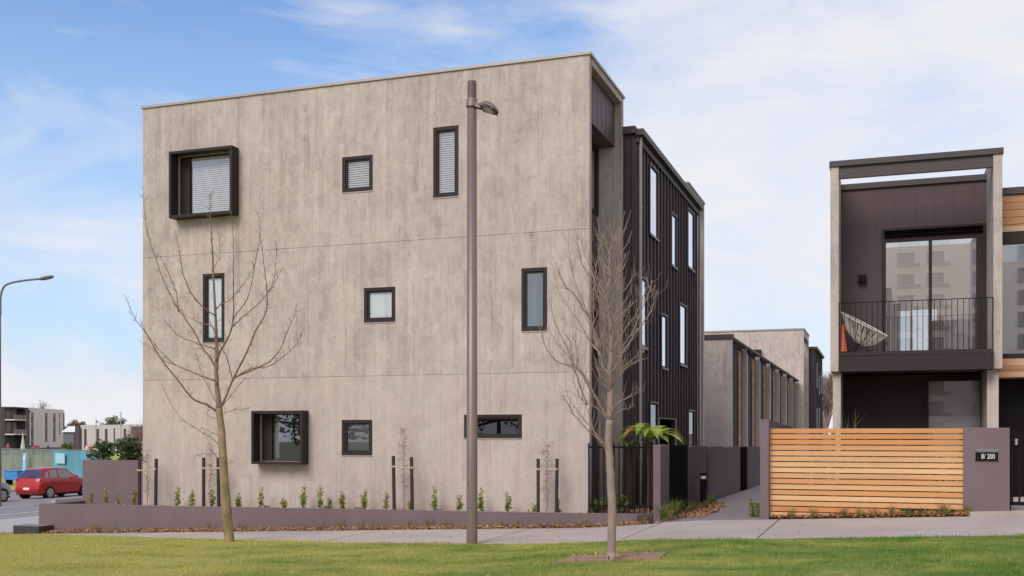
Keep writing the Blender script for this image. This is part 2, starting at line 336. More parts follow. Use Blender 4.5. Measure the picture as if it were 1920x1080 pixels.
def panel(mb, axis, pos, thick, u0, u1, z0, z1, holes=()):
    """solid wall slab with rectangular openings. axis 'y': lies in plane y=pos..pos+thick, u = x. axis 'x': plane x=pos..pos+thick, u = y"""
    us = sorted({u0, u1, *[min(max(h[i], u0), u1) for h in holes for i in (0, 1)]}); zs = sorted({z0, z1, *[min(max(h[i], z0), z1) for h in holes for i in (2, 3)]})
    def solid(i, j):
        if i < 0 or j < 0 or i >= len(us) - 1 or j >= len(zs) - 1: return False
        cu = (us[i] + us[i + 1]) / 2; cz = (zs[j] + zs[j + 1]) / 2
        return not any(h[0] < cu < h[1] and h[2] < cz < h[3] for h in holes)
    def P(u, d, z): return (u, pos + d, z) if axis == 'y' else (pos + d, u, z)
    vs = []; fs = []
    def q(*p):
        o = len(vs); vs.extend(p); fs.append((o, o + 1, o + 2, o + 3))
    for i in range(len(us) - 1):
        for j in range(len(zs) - 1):
            if not solid(i, j): continue
            a, b, c, d = us[i], us[i + 1], zs[j], zs[j + 1]; t = thick
            q(P(a, 0, c), P(b, 0, c), P(b, 0, d), P(a, 0, d)); q(P(b, t, c), P(a, t, c), P(a, t, d), P(b, t, d))
            if not solid(i - 1, j): q(P(a, t, c), P(a, 0, c), P(a, 0, d), P(a, t, d))
            if not solid(i + 1, j): q(P(b, 0, c), P(b, t, c), P(b, t, d), P(b, 0, d))
            if not solid(i, j - 1): q(P(a, 0, c), P(a, t, c), P(b, t, c), P(b, 0, c))
            if not solid(i, j + 1): q(P(a, 0, d), P(b, 0, d), P(b, t, d), P(a, t, d))
    mb.add(vs, fs); return mb
def rim(mb, axis, d0, d1, u0, u1, z0, z1, wd):
    """rectangular frame ring between depths d0..d1, bar width wd"""
    for a, b, c, d in ((u0, u0 + wd, z0, z1), (u1 - wd, u1, z0, z1), (u0 + wd, u1 - wd, z0, z0 + wd), (u0 + wd, u1 - wd, z1 - wd, z1)):
        if axis == 'y': mb.box(a, b, d0, d1, c, d)
        else: mb.box(d0, d1, a, b, c, d)
def ordw(k):
    o = 'first second third fourth fifth sixth seventh eighth ninth tenth eleventh twelfth thirteenth fourteenth fifteenth sixteenth seventeenth eighteenth nineteenth twentieth'.split()
    if k < 20: return o[k]
    return ('twenty-' if k < 30 else 'thirty-') + o[k % 10 - 0] if k % 10 != 9 else 'thirtieth'
def window(root, axis, front, sgn, u0, u1, z0, z1, fill='blind', wd=.06, rec=.03, g='glass', name='window', mullion=None, flush=False):
    """front: coordinate of the outer frame face; sgn: +1 if the inside lies at larger coordinate"""
    f = MB(); D = lambda d: front + sgn * (rec + d)
    rim(f, axis, D(0), D(.09), u0, u1, z0, z1, wd)
    rim(f, axis, D(.004 if flush else .022), D(.075), u0 + wd, u1 - wd, z0 + wd, z1 - wd, .012 if flush else .035)
    if mullion:
        for mm in mullion:
            if axis == 'y': f.box(mm - .03, mm + .03, D(.015), D(.08), z0 + wd, z1 - wd)
            else: f.box(D(.015), D(.08), mm - .03, mm + .03, z0 + wd, z1 - wd)
    fo = f.build(name, 'frame', root)
    i = wd + (.011 if flush else .034); pd = .010 if flush else .045; p = MB()
    if axis == 'y': p.box(u0 + i, u1 - i, D(pd), D(pd + .006), z0 + i, z1 - i)
    else: p.box(D(pd), D(pd + .006), u0 + i, u1 - i, z0 + i, z1 - i)
    p.build('pane', g, fo)
    a, b, c, d = u0 + i - .02, u1 - i + .02, z0 + i - .01, z1 - i + .01
    if fill == 'blind':
        s = MB(); n = int((d - c) / .044); q = .022
        for k in range(n + 1):
            z = c + k * (d - c) / n
            if axis == 'y': s.add([(a, D(.08), z - q), (b, D(.08), z - q), (b, D(.093), z + .011), (a, D(.093), z + .011), (a, D(.08), z - q + .002), (b, D(.08), z - q + .002), (b, D(.093), z + .013), (a, D(.093), z + .013)],
                          [(0, 1, 2, 3), (4, 5, 6, 7), (0, 1, 5, 4)])
        s.box(a, b, D(.075), D(.11), d - .03, d + .03)
        s.build('blind', 'blind', fo)
    elif fill in ('sheer', 'sheer_warm', 'greyblind'):
        s = MB()
        if axis == 'y': s.box(a - .01, b + .01, D(.07), D(.075), c, d)
        else: s.box(D(.07), D(.075), a, b, c, d)
        s.build('blind', fill, fo)
    return fo
# ground height: the street falls gently to the left
def gz(x):
    x = max(-40., min(4., x))
    return .04 * (x + 5) + .04 if x < -5 else (.04 + .085 * (x + 5) if x < -3 else .21 + .0422 * (x + 3))
def gnd(mb_poly, z_off, name, m, thick=.3, kind='structure', tagit=True):
    """a ground sheet that follows gz(), cut where the slope changes, with its own edge thickness"""
    bm = bmesh.new(); vs = [bm.verts.new((x, y, 0)) for x, y in mb_poly]; bm.faces.new(vs)
    bmesh.ops.triangulate(bm, faces=bm.faces[:])
    for bx in (-40., -5., -3., 4.):
        bmesh.ops.bisect_plane(bm, geom=bm.verts[:] + bm.edges[:] + bm.faces[:], plane_co=(bx, 0, 0), plane_no=(1, 0, 0))
    r = bmesh.ops.extrude_face_region(bm, geom=bm.faces[:]); top = {v for v in r['geom'] if isinstance(v, bmesh.types.BMVert)}
    for v in bm.verts: v.co.z = gz(v.co.x) + z_off - (0 if v in top else thick)
    bmesh.ops.recalc_face_normals(bm, faces=bm.faces[:])
    me = bpy.data.meshes.new(name); bm.to_mesh(me); bm.free(); me.materials.append(MT[m])
    o = bpy.data.objects.new(name, me); C.objects.link(o)
    if tagit: tag(o, kind=kind)
    return o
# ================================================================ GROUND
gnd([(-900, -300), (900, -300), (900, 1500), (-900, 1500)], -.16, 'ground', 'soil', .3)
RA = Vector((-24.0, 0.0)); RD = Vector((0, 1)); RN = Vector((-1, 0))
def rp(s, n): p = RA + RD * s + RN * n; return (p.x, p.y)
gnd([rp(-60, 0), rp(300, 0), rp(300, 20.5), rp(-60, 20.5)][::-1], -.10, 'road', 'asphalt', .2)
gnd([rp(-60, 20.8), rp(300, 20.8), rp(300, 90), rp(-60, 90)][::-1], 0.0, 'grass_verge', 'lawn', .3)
for a, nm in ((-.28, 'kerb'), (20.52, 'kerb')):
    gnd([rp(-60, a), rp(300, a), rp(300, a + .26), rp(-60, a + .26)][::-1], .02, nm, 'kerb', .3)
for a, y0, y1 in ((8.35, -40, 34), (3.2, -40, 100), (14.2, -40, 200)):
    gnd([rp(y0, a), rp(y1, a), rp(y1, a + .13), rp(y0, a + .13)][::-1], -.092, 'road_marking', 'white', .006)
gnd([(-32.6, 35.2), (-32.4, 35.2), (-32.0, 60), (-33.6, 60)], .02, 'traffic_island', 'kerb', .25)
# footpath: long strip parallel to the buildings, then the corner apron and the lane
EDGE = [(-20.5, 18.25), (-18.6, 18.2), (-17.0, 18.15), (-15.6, 17.8), (-14, 17.3), (-11, 16.45), (-8.5, 15.8), (-6, 15.5), (-3.8, 15.2), (-2.5, 15.02), (-1.0, 15.04), (1.8, 15.2), (5, 15.3), (12, 15.4)]
def edge_y(x):
    for (a, b), (c, d) in zip(EDGE, EDGE[1:]):
        if a <= x <= c: return b + (d - b) * (x - a) / (c - a)
    return EDGE[0][1] if x < EDGE[0][0] else EDGE[-1][1]
bx = [-17.6, -15.1, -12.1, -9.1, -6.05, -3.65, -1.62, 4.2, 7.2, 12.0]
for i in range(len(bx) - 1):                      # saw-cut footpath slabs with open joints
    gnd([(bx[i] + .012, 14.4), (bx[i + 1] - .012, 14.4), (bx[i + 1] - .012, 18.62 if bx[i] > -4 else 18.42), (bx[i] + .012, 18.62 if bx[i] > -4 else 18.42)], 0, 'footpath', 'walk', .12)
gnd([(-17.6, 14.39), (12, 14.39), (12, 18.40), (-17.6, 18.40)], -.045, 'footpath_bed', 'basalt', .12)
gnd([(-3.78, 18.63), (-1.93, 18.63), (-1.85, 24.0), (-1.2, 34.0), (2, 60), (-3.5, 60), (-3.45, 31.0), (-3.86, 22.2)], .002, 'lane', 'path', .16)
gnd([(-17.6, 18.42), (-5.0, 18.42), (-3.95, 18.42), (-3.95, 18.74), (-17.6, 18.74)], -.02, 'leaf_litter_strip', 'mulch', .2)
bedz = lambda x: .275 + .06 * (x + 1.7)
m_ = MB(); m_.prism([(-1.69, 18.66), (1.36, 18.66), (1.36, 22.0), (-1.69, 22.0)], -.1, bedz); tag(m_.build('garden_bed', 'mulch'), kind='structure')
gnd([(-20.2, 18.2), (-17.62, 18.2), (-17.62, 18.62), (-20.2, 19.3)], -.03, 'verge_bed', 'mulch', .2)
gnd([(-23.7, 19.4), (-17.7, 18.9), (-17.7, 21.3), (-15.7, 21.3), (-15.7, 80), (-23.7, 80)], 0.0, 'corner_pavement', 'kerb', .2)
gnd([(1.37, 18.63), (6, 18.63), (6, 22.4), (1.37, 22.4)], .075, 'entry_slab', 'walk', .2)
gnd([(-3.70, 18.7), (-2.95, 20.6), (-3.3, 24.0), (-3.78, 24.0)], .02, 'planting_bed', 'mulch', .2)
lp = list(EDGE) + [(16, 15.4), (16, -14), (-36, -14), (-36, 12.0), (-26, 17.5)]
gnd(lp[::-1], .004, 'lawn', 'lawn', .3)

# ================================================================ MAIN BUILDING
XL, XR, YF = -15.53, -5.23, 19.52
ZB, ZT = -.8, 8.99
hb = thing('apartment_building', 'three storey board-marked concrete apartment building with dark seamed metal wing and scattered small windows', 'building', (-10.4, 21.0, gz(-10.4)))
def fw(x0, x1, y0, y1):      # window rectangle on the facade from photo corners
    a, b = at(x0, y0, Y=YF), at(x1, y1, Y=YF); return [a.x, b.x, b.z, a.z]
def fwl(px0, px1, yt, yb, px_for_z):
    a = at(px0, yt, Y=YF); b = at(px1, yb, Y=YF); zt = at(px_for_z, yt, Y=YF).z; zb = at(px_for_z, yb, Y=YF).z
    return [a.x, b.x, zb, zt]
W = dict(top_small=fwl(641.4, 699, 295.2, 361.7, 641.4), top_tall=fwl(812.1, 859.8, 239.5, 371.4, 812.1), mid_left=fwl(380, 421, 514, 642.5, 380),
         mid_square=fwl(682.2, 741.4, 540.3, 605.3, 682.2), mid_right=fwl(977.5, 1026, 503.3, 621.6, 977.5),
         low_square=fwl(640.6, 698.2, 787.4, 853.5, 640.6), low_wide=fwl(870, 978.7, 777.6, 821.6, 870))
YB = YF - .26
def bxw(px0, px1, yt, yb): a = at(px0, yt, Y=YB); b = at(px0, yb, Y=YB); c = at(px1, yt, Y=YB); return [a.x, c.x, b.z, a.z]
B1 = bxw(316.5, 434.5, 284.4, 408.8); B2 = bxw(470.8, 566.5, 770.4, 870.0)
holes = list(W.values()) + [[b[0] + .06, b[1] - .06, b[2] + .06, b[3] - .06] for b in (B1, B2)]
J1, J2 = 2.925, 5.66
wm = MB()
for z0, z1 in ((ZB, J1 - .005), (J1 + .005, J2 - .005), (J2 + .005, ZT)):
    panel(wm, 'y', YF, .10, XL, XR, z0, z1, [h for h in holes])
for jz in (J1, J2): wm.box(XL + .002, XR - .002, YF + .008, YF + .03, jz - .0049, jz + .0049)
panel(wm, 'y', YF + .103, .10, XL + .01, XR - .01, ZB, ZT - .01, holes)
# left flank, side return with lintel and rear fin
FB = 22.36
wm.box(XL, XL + .2, YF + .21, FB, ZB, ZT)
wm.box(XR - .22, XR, YF + .206, FB - .003, 8.85, ZT)
wm.box(XR - .75, XR, 22.18, FB, ZB, 8.847)
wm.box(XL + .21, XR - .76, 22.18, FB, ZB, ZT)
wm.box(XL + .21, XR - .23, YF + .206, 22.17, 8.72, 8.80)
# rear concrete frame of the same building
wm.box(-15.4, XR, 30.52, 30.74, ZB, ZT); wm.box(XR - .2, XR, 30.75, 33.55, 8.8, ZT); wm.box(XR - .6, XR, 33.3, 33.55, ZB, 8.79); wm.box(-15.4, XR - .61, 33.3, 33.5, ZB, ZT)
wm.box(XR - 1.2, XR - .62, 30.75, 33.29, ZB, 8.79)
wm.build('wall', 'concrete', hb)
cp = MB(); o = .03
cp.box(XL - o, XR + o, YF - o, YF + .22, ZT + .002, ZT + .055); cp.box(XR - .2, XR + o, YF + .221, FB + o, ZT + .002, ZT + .055); cp.box(XL - o, XL + .2, YF + .221, FB + o, ZT + .002, ZT + .055)
cp.box(-15.4, XR + o, 30.48, 30.78, ZT + .002, ZT + .055); cp.box(XR - .2, XR + o, 30.781, 33.58, ZT + .002, ZT + .055)
cp.build('roof_cap', 'cap', hb)
# side recess: plum panel, tall glazing, dark lining below
sp = MB(); sp.box(XR - .62, XR - .15, YF + .206, 22.177, 7.91, 8.848)
for k in range(7): sp.box(XR - .15, XR - .146, YF + .42 + k * .36, YF + .428 + k * .36, 7.93, 8.83)
sp.build('spandrel_panel', 'clad', hb)
sd_ = MB(); sd_.box(XR - .70, XR - .52, YF + .206, 22.178, ZB, 3.4); sd_.box(XR - .70, XR - .52, YF + .206, 22.178, 5.35, 6.45)
sd_.build('recess_cladding', 'clad', hb)
window(hb, 'x', XR - .50, -1, YF + .25, 22.17, 6.45, 7.90, 'sheer', rec=0, g='glass_r', name='side_window')
window(hb, 'x', XR - .50, -1, YF + .25, 22.17, 3.40, 5.35, 'greyblind', rec=0, name='side_window')
# punched windows
def fwin(key, *a, **k):
    fo = window(hb, 'y', YF, 1, *W[key], *a, **k); h = W[key]; m = MB(); m.box(h[0], h[1], YF - .012, YF + .09, h[2] - .022, h[2] - .001); m.build('sill', 'cap', fo)
fwin('top_small', 'blind', .065, .01)
fwin('top_tall', 'blind', .065, .01)
fwin('mid_left', 'sheer', .065, .01, g='glass')
fwin('mid_square', 'sheer', .065, .01)
fwin('mid_right', 'none', .065, .01, g='glass_b'); cu = MB(); h_ = W['mid_right']; cu.box(h_[0] + .08, h_[0] + .26, YF + .17, YF + .175, h_[2] + .08, h_[3] - .08); cu.build('curtain', 'greyblind', [o for o in hb.children if o.name.startswith('window')][-1])
fwin('low_square', 'greyblind', .065, .01)
fwin('low_wide', 'none', .055, .01, g='glass_d')
for b, fill in ((B1, 'blind'), (B2, 'none')):
    bo = MB(); rim(bo, 'y', YB, YF + .2, *b, .055)
    bf = bo.build('box_window_surround', 'frame', hb)
    g = MB(); rim(g, 'y', YF + .06, YF + .14, b[0] + .056, b[1] - .056, b[2] + .056, b[3] - .056, .025); g.box(b[0] + .25, b[0] + .31, YF + .05, YF + .13, b[2] + .082, b[3] - .082)
    g.build('frame', 'frame', bf)
    p = MB(); p.box(b[0] + .31, b[1] - .08, YF + .09, YF + .096, b[2] + .08, b[3] - .08); p.build('pane', 'glass' if fill == 'blind' else 'glass_b', bf)
    p = MB(); p.box(b[0] + .082, b[0] + .25, YF + .07, YF + .12, b[2] + .082, b[3] - .082); p.build('side_panel', 'frame', bf)
    if fill == 'blind':
        s = MB(); n = 28
        for k in range(n + 1):
            z = b[2] + .09 + k * (b[3] - b[2] - .18) / n; y = YF + .115
            s.add([(b[0] + .34, y, z - .02), (b[1] - .07, y, z - .02), (b[1] - .07, y + .012, z + .017), (b[0] + .34, y + .012, z + .017)], [(0, 1, 2, 3)])
        s.box(b[0] + .3, b[1] - .1, YF + .11, YF + .14, b[3] - .16, b[3] - .1)
        s.build('blind', 'blind', bf)
    else:
        s = MB(); s.box(b[0] + .33, b[0] + .42, YF + .17, YF + .18, b[2] + .12, b[3] - .12); s.build('curtain', 'blind', bf)
# rooms behind the openings: closed dark boxes so the glass has depth behind it
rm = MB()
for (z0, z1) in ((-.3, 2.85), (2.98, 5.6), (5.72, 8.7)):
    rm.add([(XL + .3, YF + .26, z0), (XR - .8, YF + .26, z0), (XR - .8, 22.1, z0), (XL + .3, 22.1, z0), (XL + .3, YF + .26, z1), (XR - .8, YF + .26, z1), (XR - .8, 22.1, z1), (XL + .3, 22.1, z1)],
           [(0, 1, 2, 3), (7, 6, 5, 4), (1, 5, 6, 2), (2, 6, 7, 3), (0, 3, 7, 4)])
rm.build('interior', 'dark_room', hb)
# metal wing
MX, MY0, MY1 = -4.95, 22.365, 30.515
ME = at(1195, 255, X=MX).z
def mw(px0, px1, yt, yb):
    a = at(px0, yt, X=MX); c = at(px1, yt, X=MX); b = at(px0, yb, X=MX); return [a.y, c.y, b.z, a.z]
MW = [mw(1215.6, 1231, 308, 437), mw(1256.5, 1266, 399, 496), mw(1287.5, 1299, 391, 499), mw(1197, 1210, 519, 648), mw(1237.5, 1248, 589, 688), mw(1272, 1284, 569, 682),
      mw(1216, 1230, 755, 880), mw(1288.5, 1299, 770, 900)]
DR = mw(1237, 1266, 785, 880); DR[2] = -.2
mm = MB(); panel(mm, 'x', MX - .1, .1, MY0, MY1, ZB, ME, MW + [DR])
mm.box(-15.2, MX - .11, MY0, MY0 + .1, ZB, ME)
mm.box(-15.2, MX - .12, MY0 + .11, MY1, ME - .1, ME - .02); mm.box(-15.2, -15.1, MY0 + .11, MY1, ZB, ME - .11)
y = MY0 + .2
while y < MY1 - .1:
    segs = [(ZB, ME)]
    for h in MW + [DR]:
        if h[0] - .03 < y < h[1] + .03: segs = [s for a, b in segs for s in ((a, min(b, h[2] - .03)), (max(a, h[3] + .03), b)) if s[1] - s[0] > .05]
    for a, b in segs: mm.box(MX, MX + .045, y - .012, y + .012, a, b)
    y += .40
for k in range(1): mm.box(MX - .28, MX - .26, MY0 - .04, MY0, ZB, ME)
mm.build('metal_cladding', 'seam', hb)
gt = MB(); gt.box(MX + .002, MX + .17, MY0 - .05, MY1 + .02, ME - .02, ME + .11); gt.box(-15.25, MX, MY0 - .10, MY0 + .15, ME + .02, ME + .17); gt.box(MX + .002, MX + .06, MY0, MY1, ME - .16, ME - .021)
gt.build('gutter', 'cap_dark', hb)
for (x, yy) in ((MX + .07, MY0 + .10), (MX + .07, MY1 - .08)):
    d = MB(); d.tube([(x, yy, ME - .05), (x, yy, ZB)], .04, 10)
    for zz in (1.2, 3.9, 6.6): d.tube([(x, yy, zz), (x, yy, zz + .05)], .05, 10)
    d.build('downpipe', 'cap', hb, smooth=False)
for i, h in enumerate(MW):
    fo = window(hb, 'x', MX + .03, -1, h[0], h[1], h[2], h[3], 'sheer' if i < 6 else 'none', .03, 0, g='glass_r' if i < 6 else 'glass_d', flush=True)  # pale sheets behind the upper panes stand in for reflected sky
    t = MB(); t.box(MX + .031, MX + .07, h[0] - .03, h[1] + .03, h[2] - .05, h[2] - .002); t.box(MX + .031, MX + .06, h[0] - .03, h[1] + .03, h[3] + .002, h[3] + .03); t.box(MX + .031, MX + .055, h[0] - .03, h[0] - .002, h[2], h[3]); t.box(MX + .031, MX + .055, h[1] + .002, h[1] + .03, h[2], h[3])
    t.build('trim', 'trim', fo)
d = MB(); d.box(MX - .55, MX - .5, DR[0], DR[1], DR[2], DR[3]); d.build('door', 'cedar_bat', hb)
d = MB(); d.box(MX - .5, MX - .11, DR[0] - .1, DR[0], DR[2], DR[3]); d.box(MX - .5, MX - .11, DR[1], DR[1] + .1, DR[2], DR[3]); d.box(MX - .5, MX - .11, DR[0] - .1, DR[1] + .1, DR[3], DR[3] + .1); d.build('door_reveal', 'black', hb)

# ================================================================ LOW PLANTER, RETURN WALL
PY = 18.75
pw = thing('planter_wall', 'long low plum rendered planter wall along the foot of the concrete building', 'wall', (-11, PY, gz(-11)))
pz = lambda x: .160 + (.285 - .182) * (x + 17.6) / 12.8
m = MB(); xa, xb = -17.72, -4.20
m.prism([(xa, PY), (xb, PY), (xb, PY + .16), (xa, PY + .16)], lambda x: gz(x) - .3, pz)
m.prism([(xa, PY + .161), (xa + .16, PY + .161), (xa + .16, 20.0), (xa, 20.0)], lambda x: gz(x) - .3, pz)
m.prism([(xb + .001, PY), (xb + .06, PY), (-3.935, PY + .42), (-3.935, PY + .59), (xb + .001, PY + .17)], lambda x: gz(x) - .3, pz)
m.build('wall', 'plum', pw)
m = MB(); m.prism([(xa - .004, PY - .004), (xb, PY - .004), (xb, PY + .165), (xa - .004, PY + .165)], lambda x: pz(x) + .001, lambda x: pz(x) + .008)
m.prism([(xa - .004, PY + .166), (xa + .165, PY + .166), (xa + .165, 20), (xa - .004, 20)], lambda x: pz(x) + .001, lambda x: pz(x) + .008); m.build('top_edge', 'plum_cap', pw)
m = MB(); m.prism([(xa + .17, PY + .17), (-4.2, PY + .17), (-3.96, PY + .62), (-3.96, 22.3), (-5.0, 22.3), (-5.0, YF - .002), (XL, YF - .002), (XL, 20.0), (xa + .17, 20.0)], lambda x: gz(x) - .3, lambda x: pz(x) - .06)
tag(m.build('planter_soil', 'mulch'), kind='structure')
gwz = at(157, 862.5, Y=20.0).z
gw = MB(); gw.box(-17.63, XL - .12, 20.01, 20.2, -.9, gwz); 
tag(gw.build('garden_wall', 'plum', bevel=.008), 'short plum rendered wall with bushes behind it at the left end of the concrete building', 'wall')

# ================================================================ BLACK STEEL FENCE, POST, GATES, LANE WALLS
fz = 1.50; FY = 19.35
sf = thing('steel_fence', 'black vertical bar fence between concrete corner and plum post', 'fence', (-4.6, FY, gz(-4.6)))
m = MB(); x = -5.20
while x < -3.95: m.box(x - .011, x + .011, FY, FY + .022, .22, fz + .06); x += .098
m.build('bars', 'black', sf)
for za, zb in ((fz - .035, fz), (.36, .39)): m = MB(); m.box(-5.22, -3.935, FY + .023, FY + .05, za, zb); m.build('rail', 'black', sf)
post = MB(); post.prism([(-3.93, 19.18), (-3.79, 19.18), (-3.79, 20.05), (-3.93, 20.05)], -.3, 1.53)
tag(post.build('gate_pier', 'plum', bevel=.008), 'square topped plum rendered pier to the right of the black bar fence', 'wall')
bg_ = MB(); bg_.box(-3.85, -3.81, 20.06, 22.22, .12, 1.50)
for k in range(0): bg_.box(-3.809, -3.80, 20.1 + k * .2, 20.2 + k * .2, .14, 1.48)
tag(bg_.build('side_gate', 'gate_black'), 'black slatted side gate between plum pier and lane wall, nearest the street', 'gate')
lw = thing('lane_wall', 'dark plum rendered garden wall stepping along the lane', 'wall', (-3.8, 26, .1))
for (a, b, z) in (((-3.86, 22.25), (-3.80, 24.8), 1.45), ((-3.76, 24.82), (-3.73, 27.0), 1.42), ((-3.74, 27.02), (-3.62, 29.6), 1.38), ((-3.60, 31.08), (-2.9, 36.0), 1.34)):
    m = MB(); m.prism([(a[0], a[1]), (b[0], b[1]), (b[0] - .2, b[1]), (a[0] - .2, a[1])], -.2, z); m.build('wall_panel', 'plum_dark', lw)
g2 = MB(); g2.box(-3.64, -3.60, 29.62, 31.05, .05, 1.36)
for k in range(6): g2.box(-3.599, -3.59, 29.65 + k * .22, 29.75 + k * .22, .08, 1.34)
tag(g2.build('side_gate', 'gate_black'), 'narrow black gate further down the lane between dark plum walls', 'gate')
# bollard light
bp = at(1319, 952, Z=.10)
bl = thing('bollard_light', 'dark cylindrical bollard light with bright collar beside the lane', 'bollard', (bp.x, bp.y, .08))
m = MB(); m.tube([(0, 0, 0), (0, 0, .66)], .074, 20); m.build('body', 'black', bl, local=True, smooth=False)
m = MB(); m.tube([(0, 0, .661), (0, 0, .74)], .055, 20); m.build('lens', 'white', bl, local=True)
m = MB(); m.tube([(0, 0, .741), (0, 0, .79)], .078, 20); m.build('cap', 'black', bl, local=True)

# ================================================================ CEDAR SLAT FENCE
FS = 18.72
fx0, fx1 = at(1443.5, 805, Y=FS).x, at(1806, 803, Y=FS).x
SLAT = .0962
ztop = at(1600, 803.5, Y=FS).z
MT['cedar'] = timber('cedar_slats2', (.66, .37, .165), SLAT, off=-(ztop - gz(0) + .0086))
cf = thing('slat_fence', 'horizontal cedar slat fence between two plum rendered walls in front of the balcony house', 'fence', (0, FS, gz(0)))
m = MB(); rnd = random.Random(5)
for k in range(16):
    z1 = ztop - k * SLAT; xe = fx1 if k < 14 else (at(1686, 900, Y=FS).x if k == 14 else at(1562, 900, Y=FS).x)
    j = rnd.uniform(-.002, .002)
    m.box(fx0, xe, FS + j, FS + .02 + j, z1 - .0775, z1)
m.build('slats', 'cedar', cf)
for px in (1446, 1562, 1622, 1686, 1745, 1802): x = at(px, 803, Y=FS).x; m = MB(); m.box(x - .035, x + .035, FS + .025, FS + .09, bedz(x) - .1, ztop - .02); m.build('fence_post', 'cedar_bat', cf)
tw = MB()
tw.add([(fx0 - .155 + dx, y, z) for dx, y, z in ((0, 18.6, .0), (.15, 18.6, .0), (.15, 24.5, .0), (0, 24.5, .0), (0, 18.6, 1.985), (.15, 18.6, 1.985), (.15, 24.5, 1.86), (0, 24.5, 1.86))],
       [(0, 3, 2, 1), (4, 5, 6, 7), (0, 1, 5, 4), (1, 2, 6, 5), (2, 3, 7, 6), (3, 0, 4, 7)])
tag(tw.build('boundary_wall', 'plum', bevel=.008), 'tall plum boundary wall running back from the street at the left end of the cedar fence', 'wall')
rz0, rz1 = at(1850, 957, Y=FS - .05).z, at(1850, 802, Y=FS - .05).z
rx1 = at(1893.5, 850, Y=FS - .05).x
pr = MB(); pr.box(fx1 + .002, rx1, FS - .05, FS + .15, rz0 - .3, rz1)
tag(pr.build('letterbox_wall', 'plum', bevel=.008), 'wide plum rendered wall carrying the letterbox at the right end of the cedar fence', 'wall')
# letterbox
la, lb = at(1828.5, 843, Y=FS - .06), at(1871.5, 864, Y=FS - .06)
lt = thing('letterbox', 'black letterbox with white number on the plum wall', 'letterbox', ((la.x + lb.x) / 2, FS - .06, lb.z))
m = MB(); m.box(la.x, lb.x, FS - .075, FS - .052, lb.z, la.z - .045); m.build('face', 'black', lt)
m = MB(); m.box(la.x, lb.x, FS - .085, FS - .052, la.z - .014, la.z); m.box(la.x + .01, lb.x - .01, FS - .08, FS - .052, la.z - .038, la.z - .028); m.box(la.x - .006, la.x - .001, FS - .078, FS - .052, lb.z, la.z - .014); m.box(lb.x + .001, lb.x + .006, FS - .078, FS - .052, lb.z, la.z - .014); m.build('slot_frame', 'steel', lt)
def text_mesh(name, body, size, loc, rot, m, parent, ext=.002, xs=1.0, spacing=1.0):
    cu = bpy.data.curves.new(name, 'FONT'); cu.body = body; cu.size = size; cu.extrude = ext; cu.align_x = 'CENTER'; cu.align_y = 'CENTER'; cu.space_character = spacing
    tmp = bpy.data.objects.new(name, cu); C.objects.link(tmp); bpy.context.view_layer.update()
    me = bpy.data.meshes.new_from_object(tmp.evaluated_get(bpy.context.evaluated_depsgraph_get())); C.objects.unlink(tmp); bpy.data.objects.remove(tmp)
    me.transform(Matrix.Translation(loc) @ rot @ Matrix.Diagonal((xs, 1, 1, 1)))
    if parent: me.transform(root_matrix(parent).inverted())
    me.materials.clear(); me.materials.append(MT[m]); me.name = name
    o = bpy.data.objects.new(name, me); C.objects.link(o); o.parent = parent; return o
UP = Matrix.Rotation(R(90), 4, 'X')
text_mesh('house_number', '8/ 200', .112, Vector(((la.x + lb.x) / 2 + .02, FS - .078, (lb.z + la.z - .045) / 2)), UP, 'white', lt, xs=.72)
# right gate
gg = thing('entry_gate', 'black vertical bar entry gate at the right edge beside the letterbox wall', 'gate', (rx1 + .4, FS + .05, .5))
m = MB(); x = rx1 + .045
while x < rx1 + 1.4: m.box(x - .014, x + .014, FS + .03, FS + .055, .58, 1.80); x += .105
m.build('bars', 'black', gg)
m = MB(); m.box(rx1 + .01, rx1 + 1.4, FS + .056, FS + .08, .58, .64); m.box(rx1 + .01, rx1 + 1.4, FS + .056, FS + .08, 1.70, 1.74); m.box(rx1 + .01, rx1 + .03, FS + .056, FS + .09, .5, 1.78); m.build('gate_frame', 'black', gg)
m = MB(); m.tube([(rx1 + .10, FS + .0, 1.56), (rx1 + .10, FS + .0, 1.66)], .022, 10); m.build('latch', 'steel', gg)

# ================================================================ BALCONY HOUSE
YP = 21.5
bh = thing('balcony_house', 'narrow two storey house with concrete side fins and a railed balcony behind the cedar fence', 'building', (.65, 22, gz(.6)))
HX0, HX1 = at(1557, 400, Y=YP).x, at(1879.5, 400, Y=YP).x
hz = at(1557, 303, Y=YP).z
zl = at(1557, 697, Y=YP).z
PW = .155
m = MB()
m.box(HX0, HX0 + PW, YP, 24.3, zl, hz - .11); m.box(HX0 + .04, HX0 + .19, YP + .12, 24.2, .1, zl + .001); m.build('side_fin', 'concrete', bh, bevel=.006)
m = MB(); m.box(HX1 - PW, HX1, YP, 24.3, zl, hz - .11); m.box(HX1 - .25, HX1 - .05, YP + .12, 24.2, .1, zl + .001); m.build('side_fin', 'concrete', bh, bevel=.006)

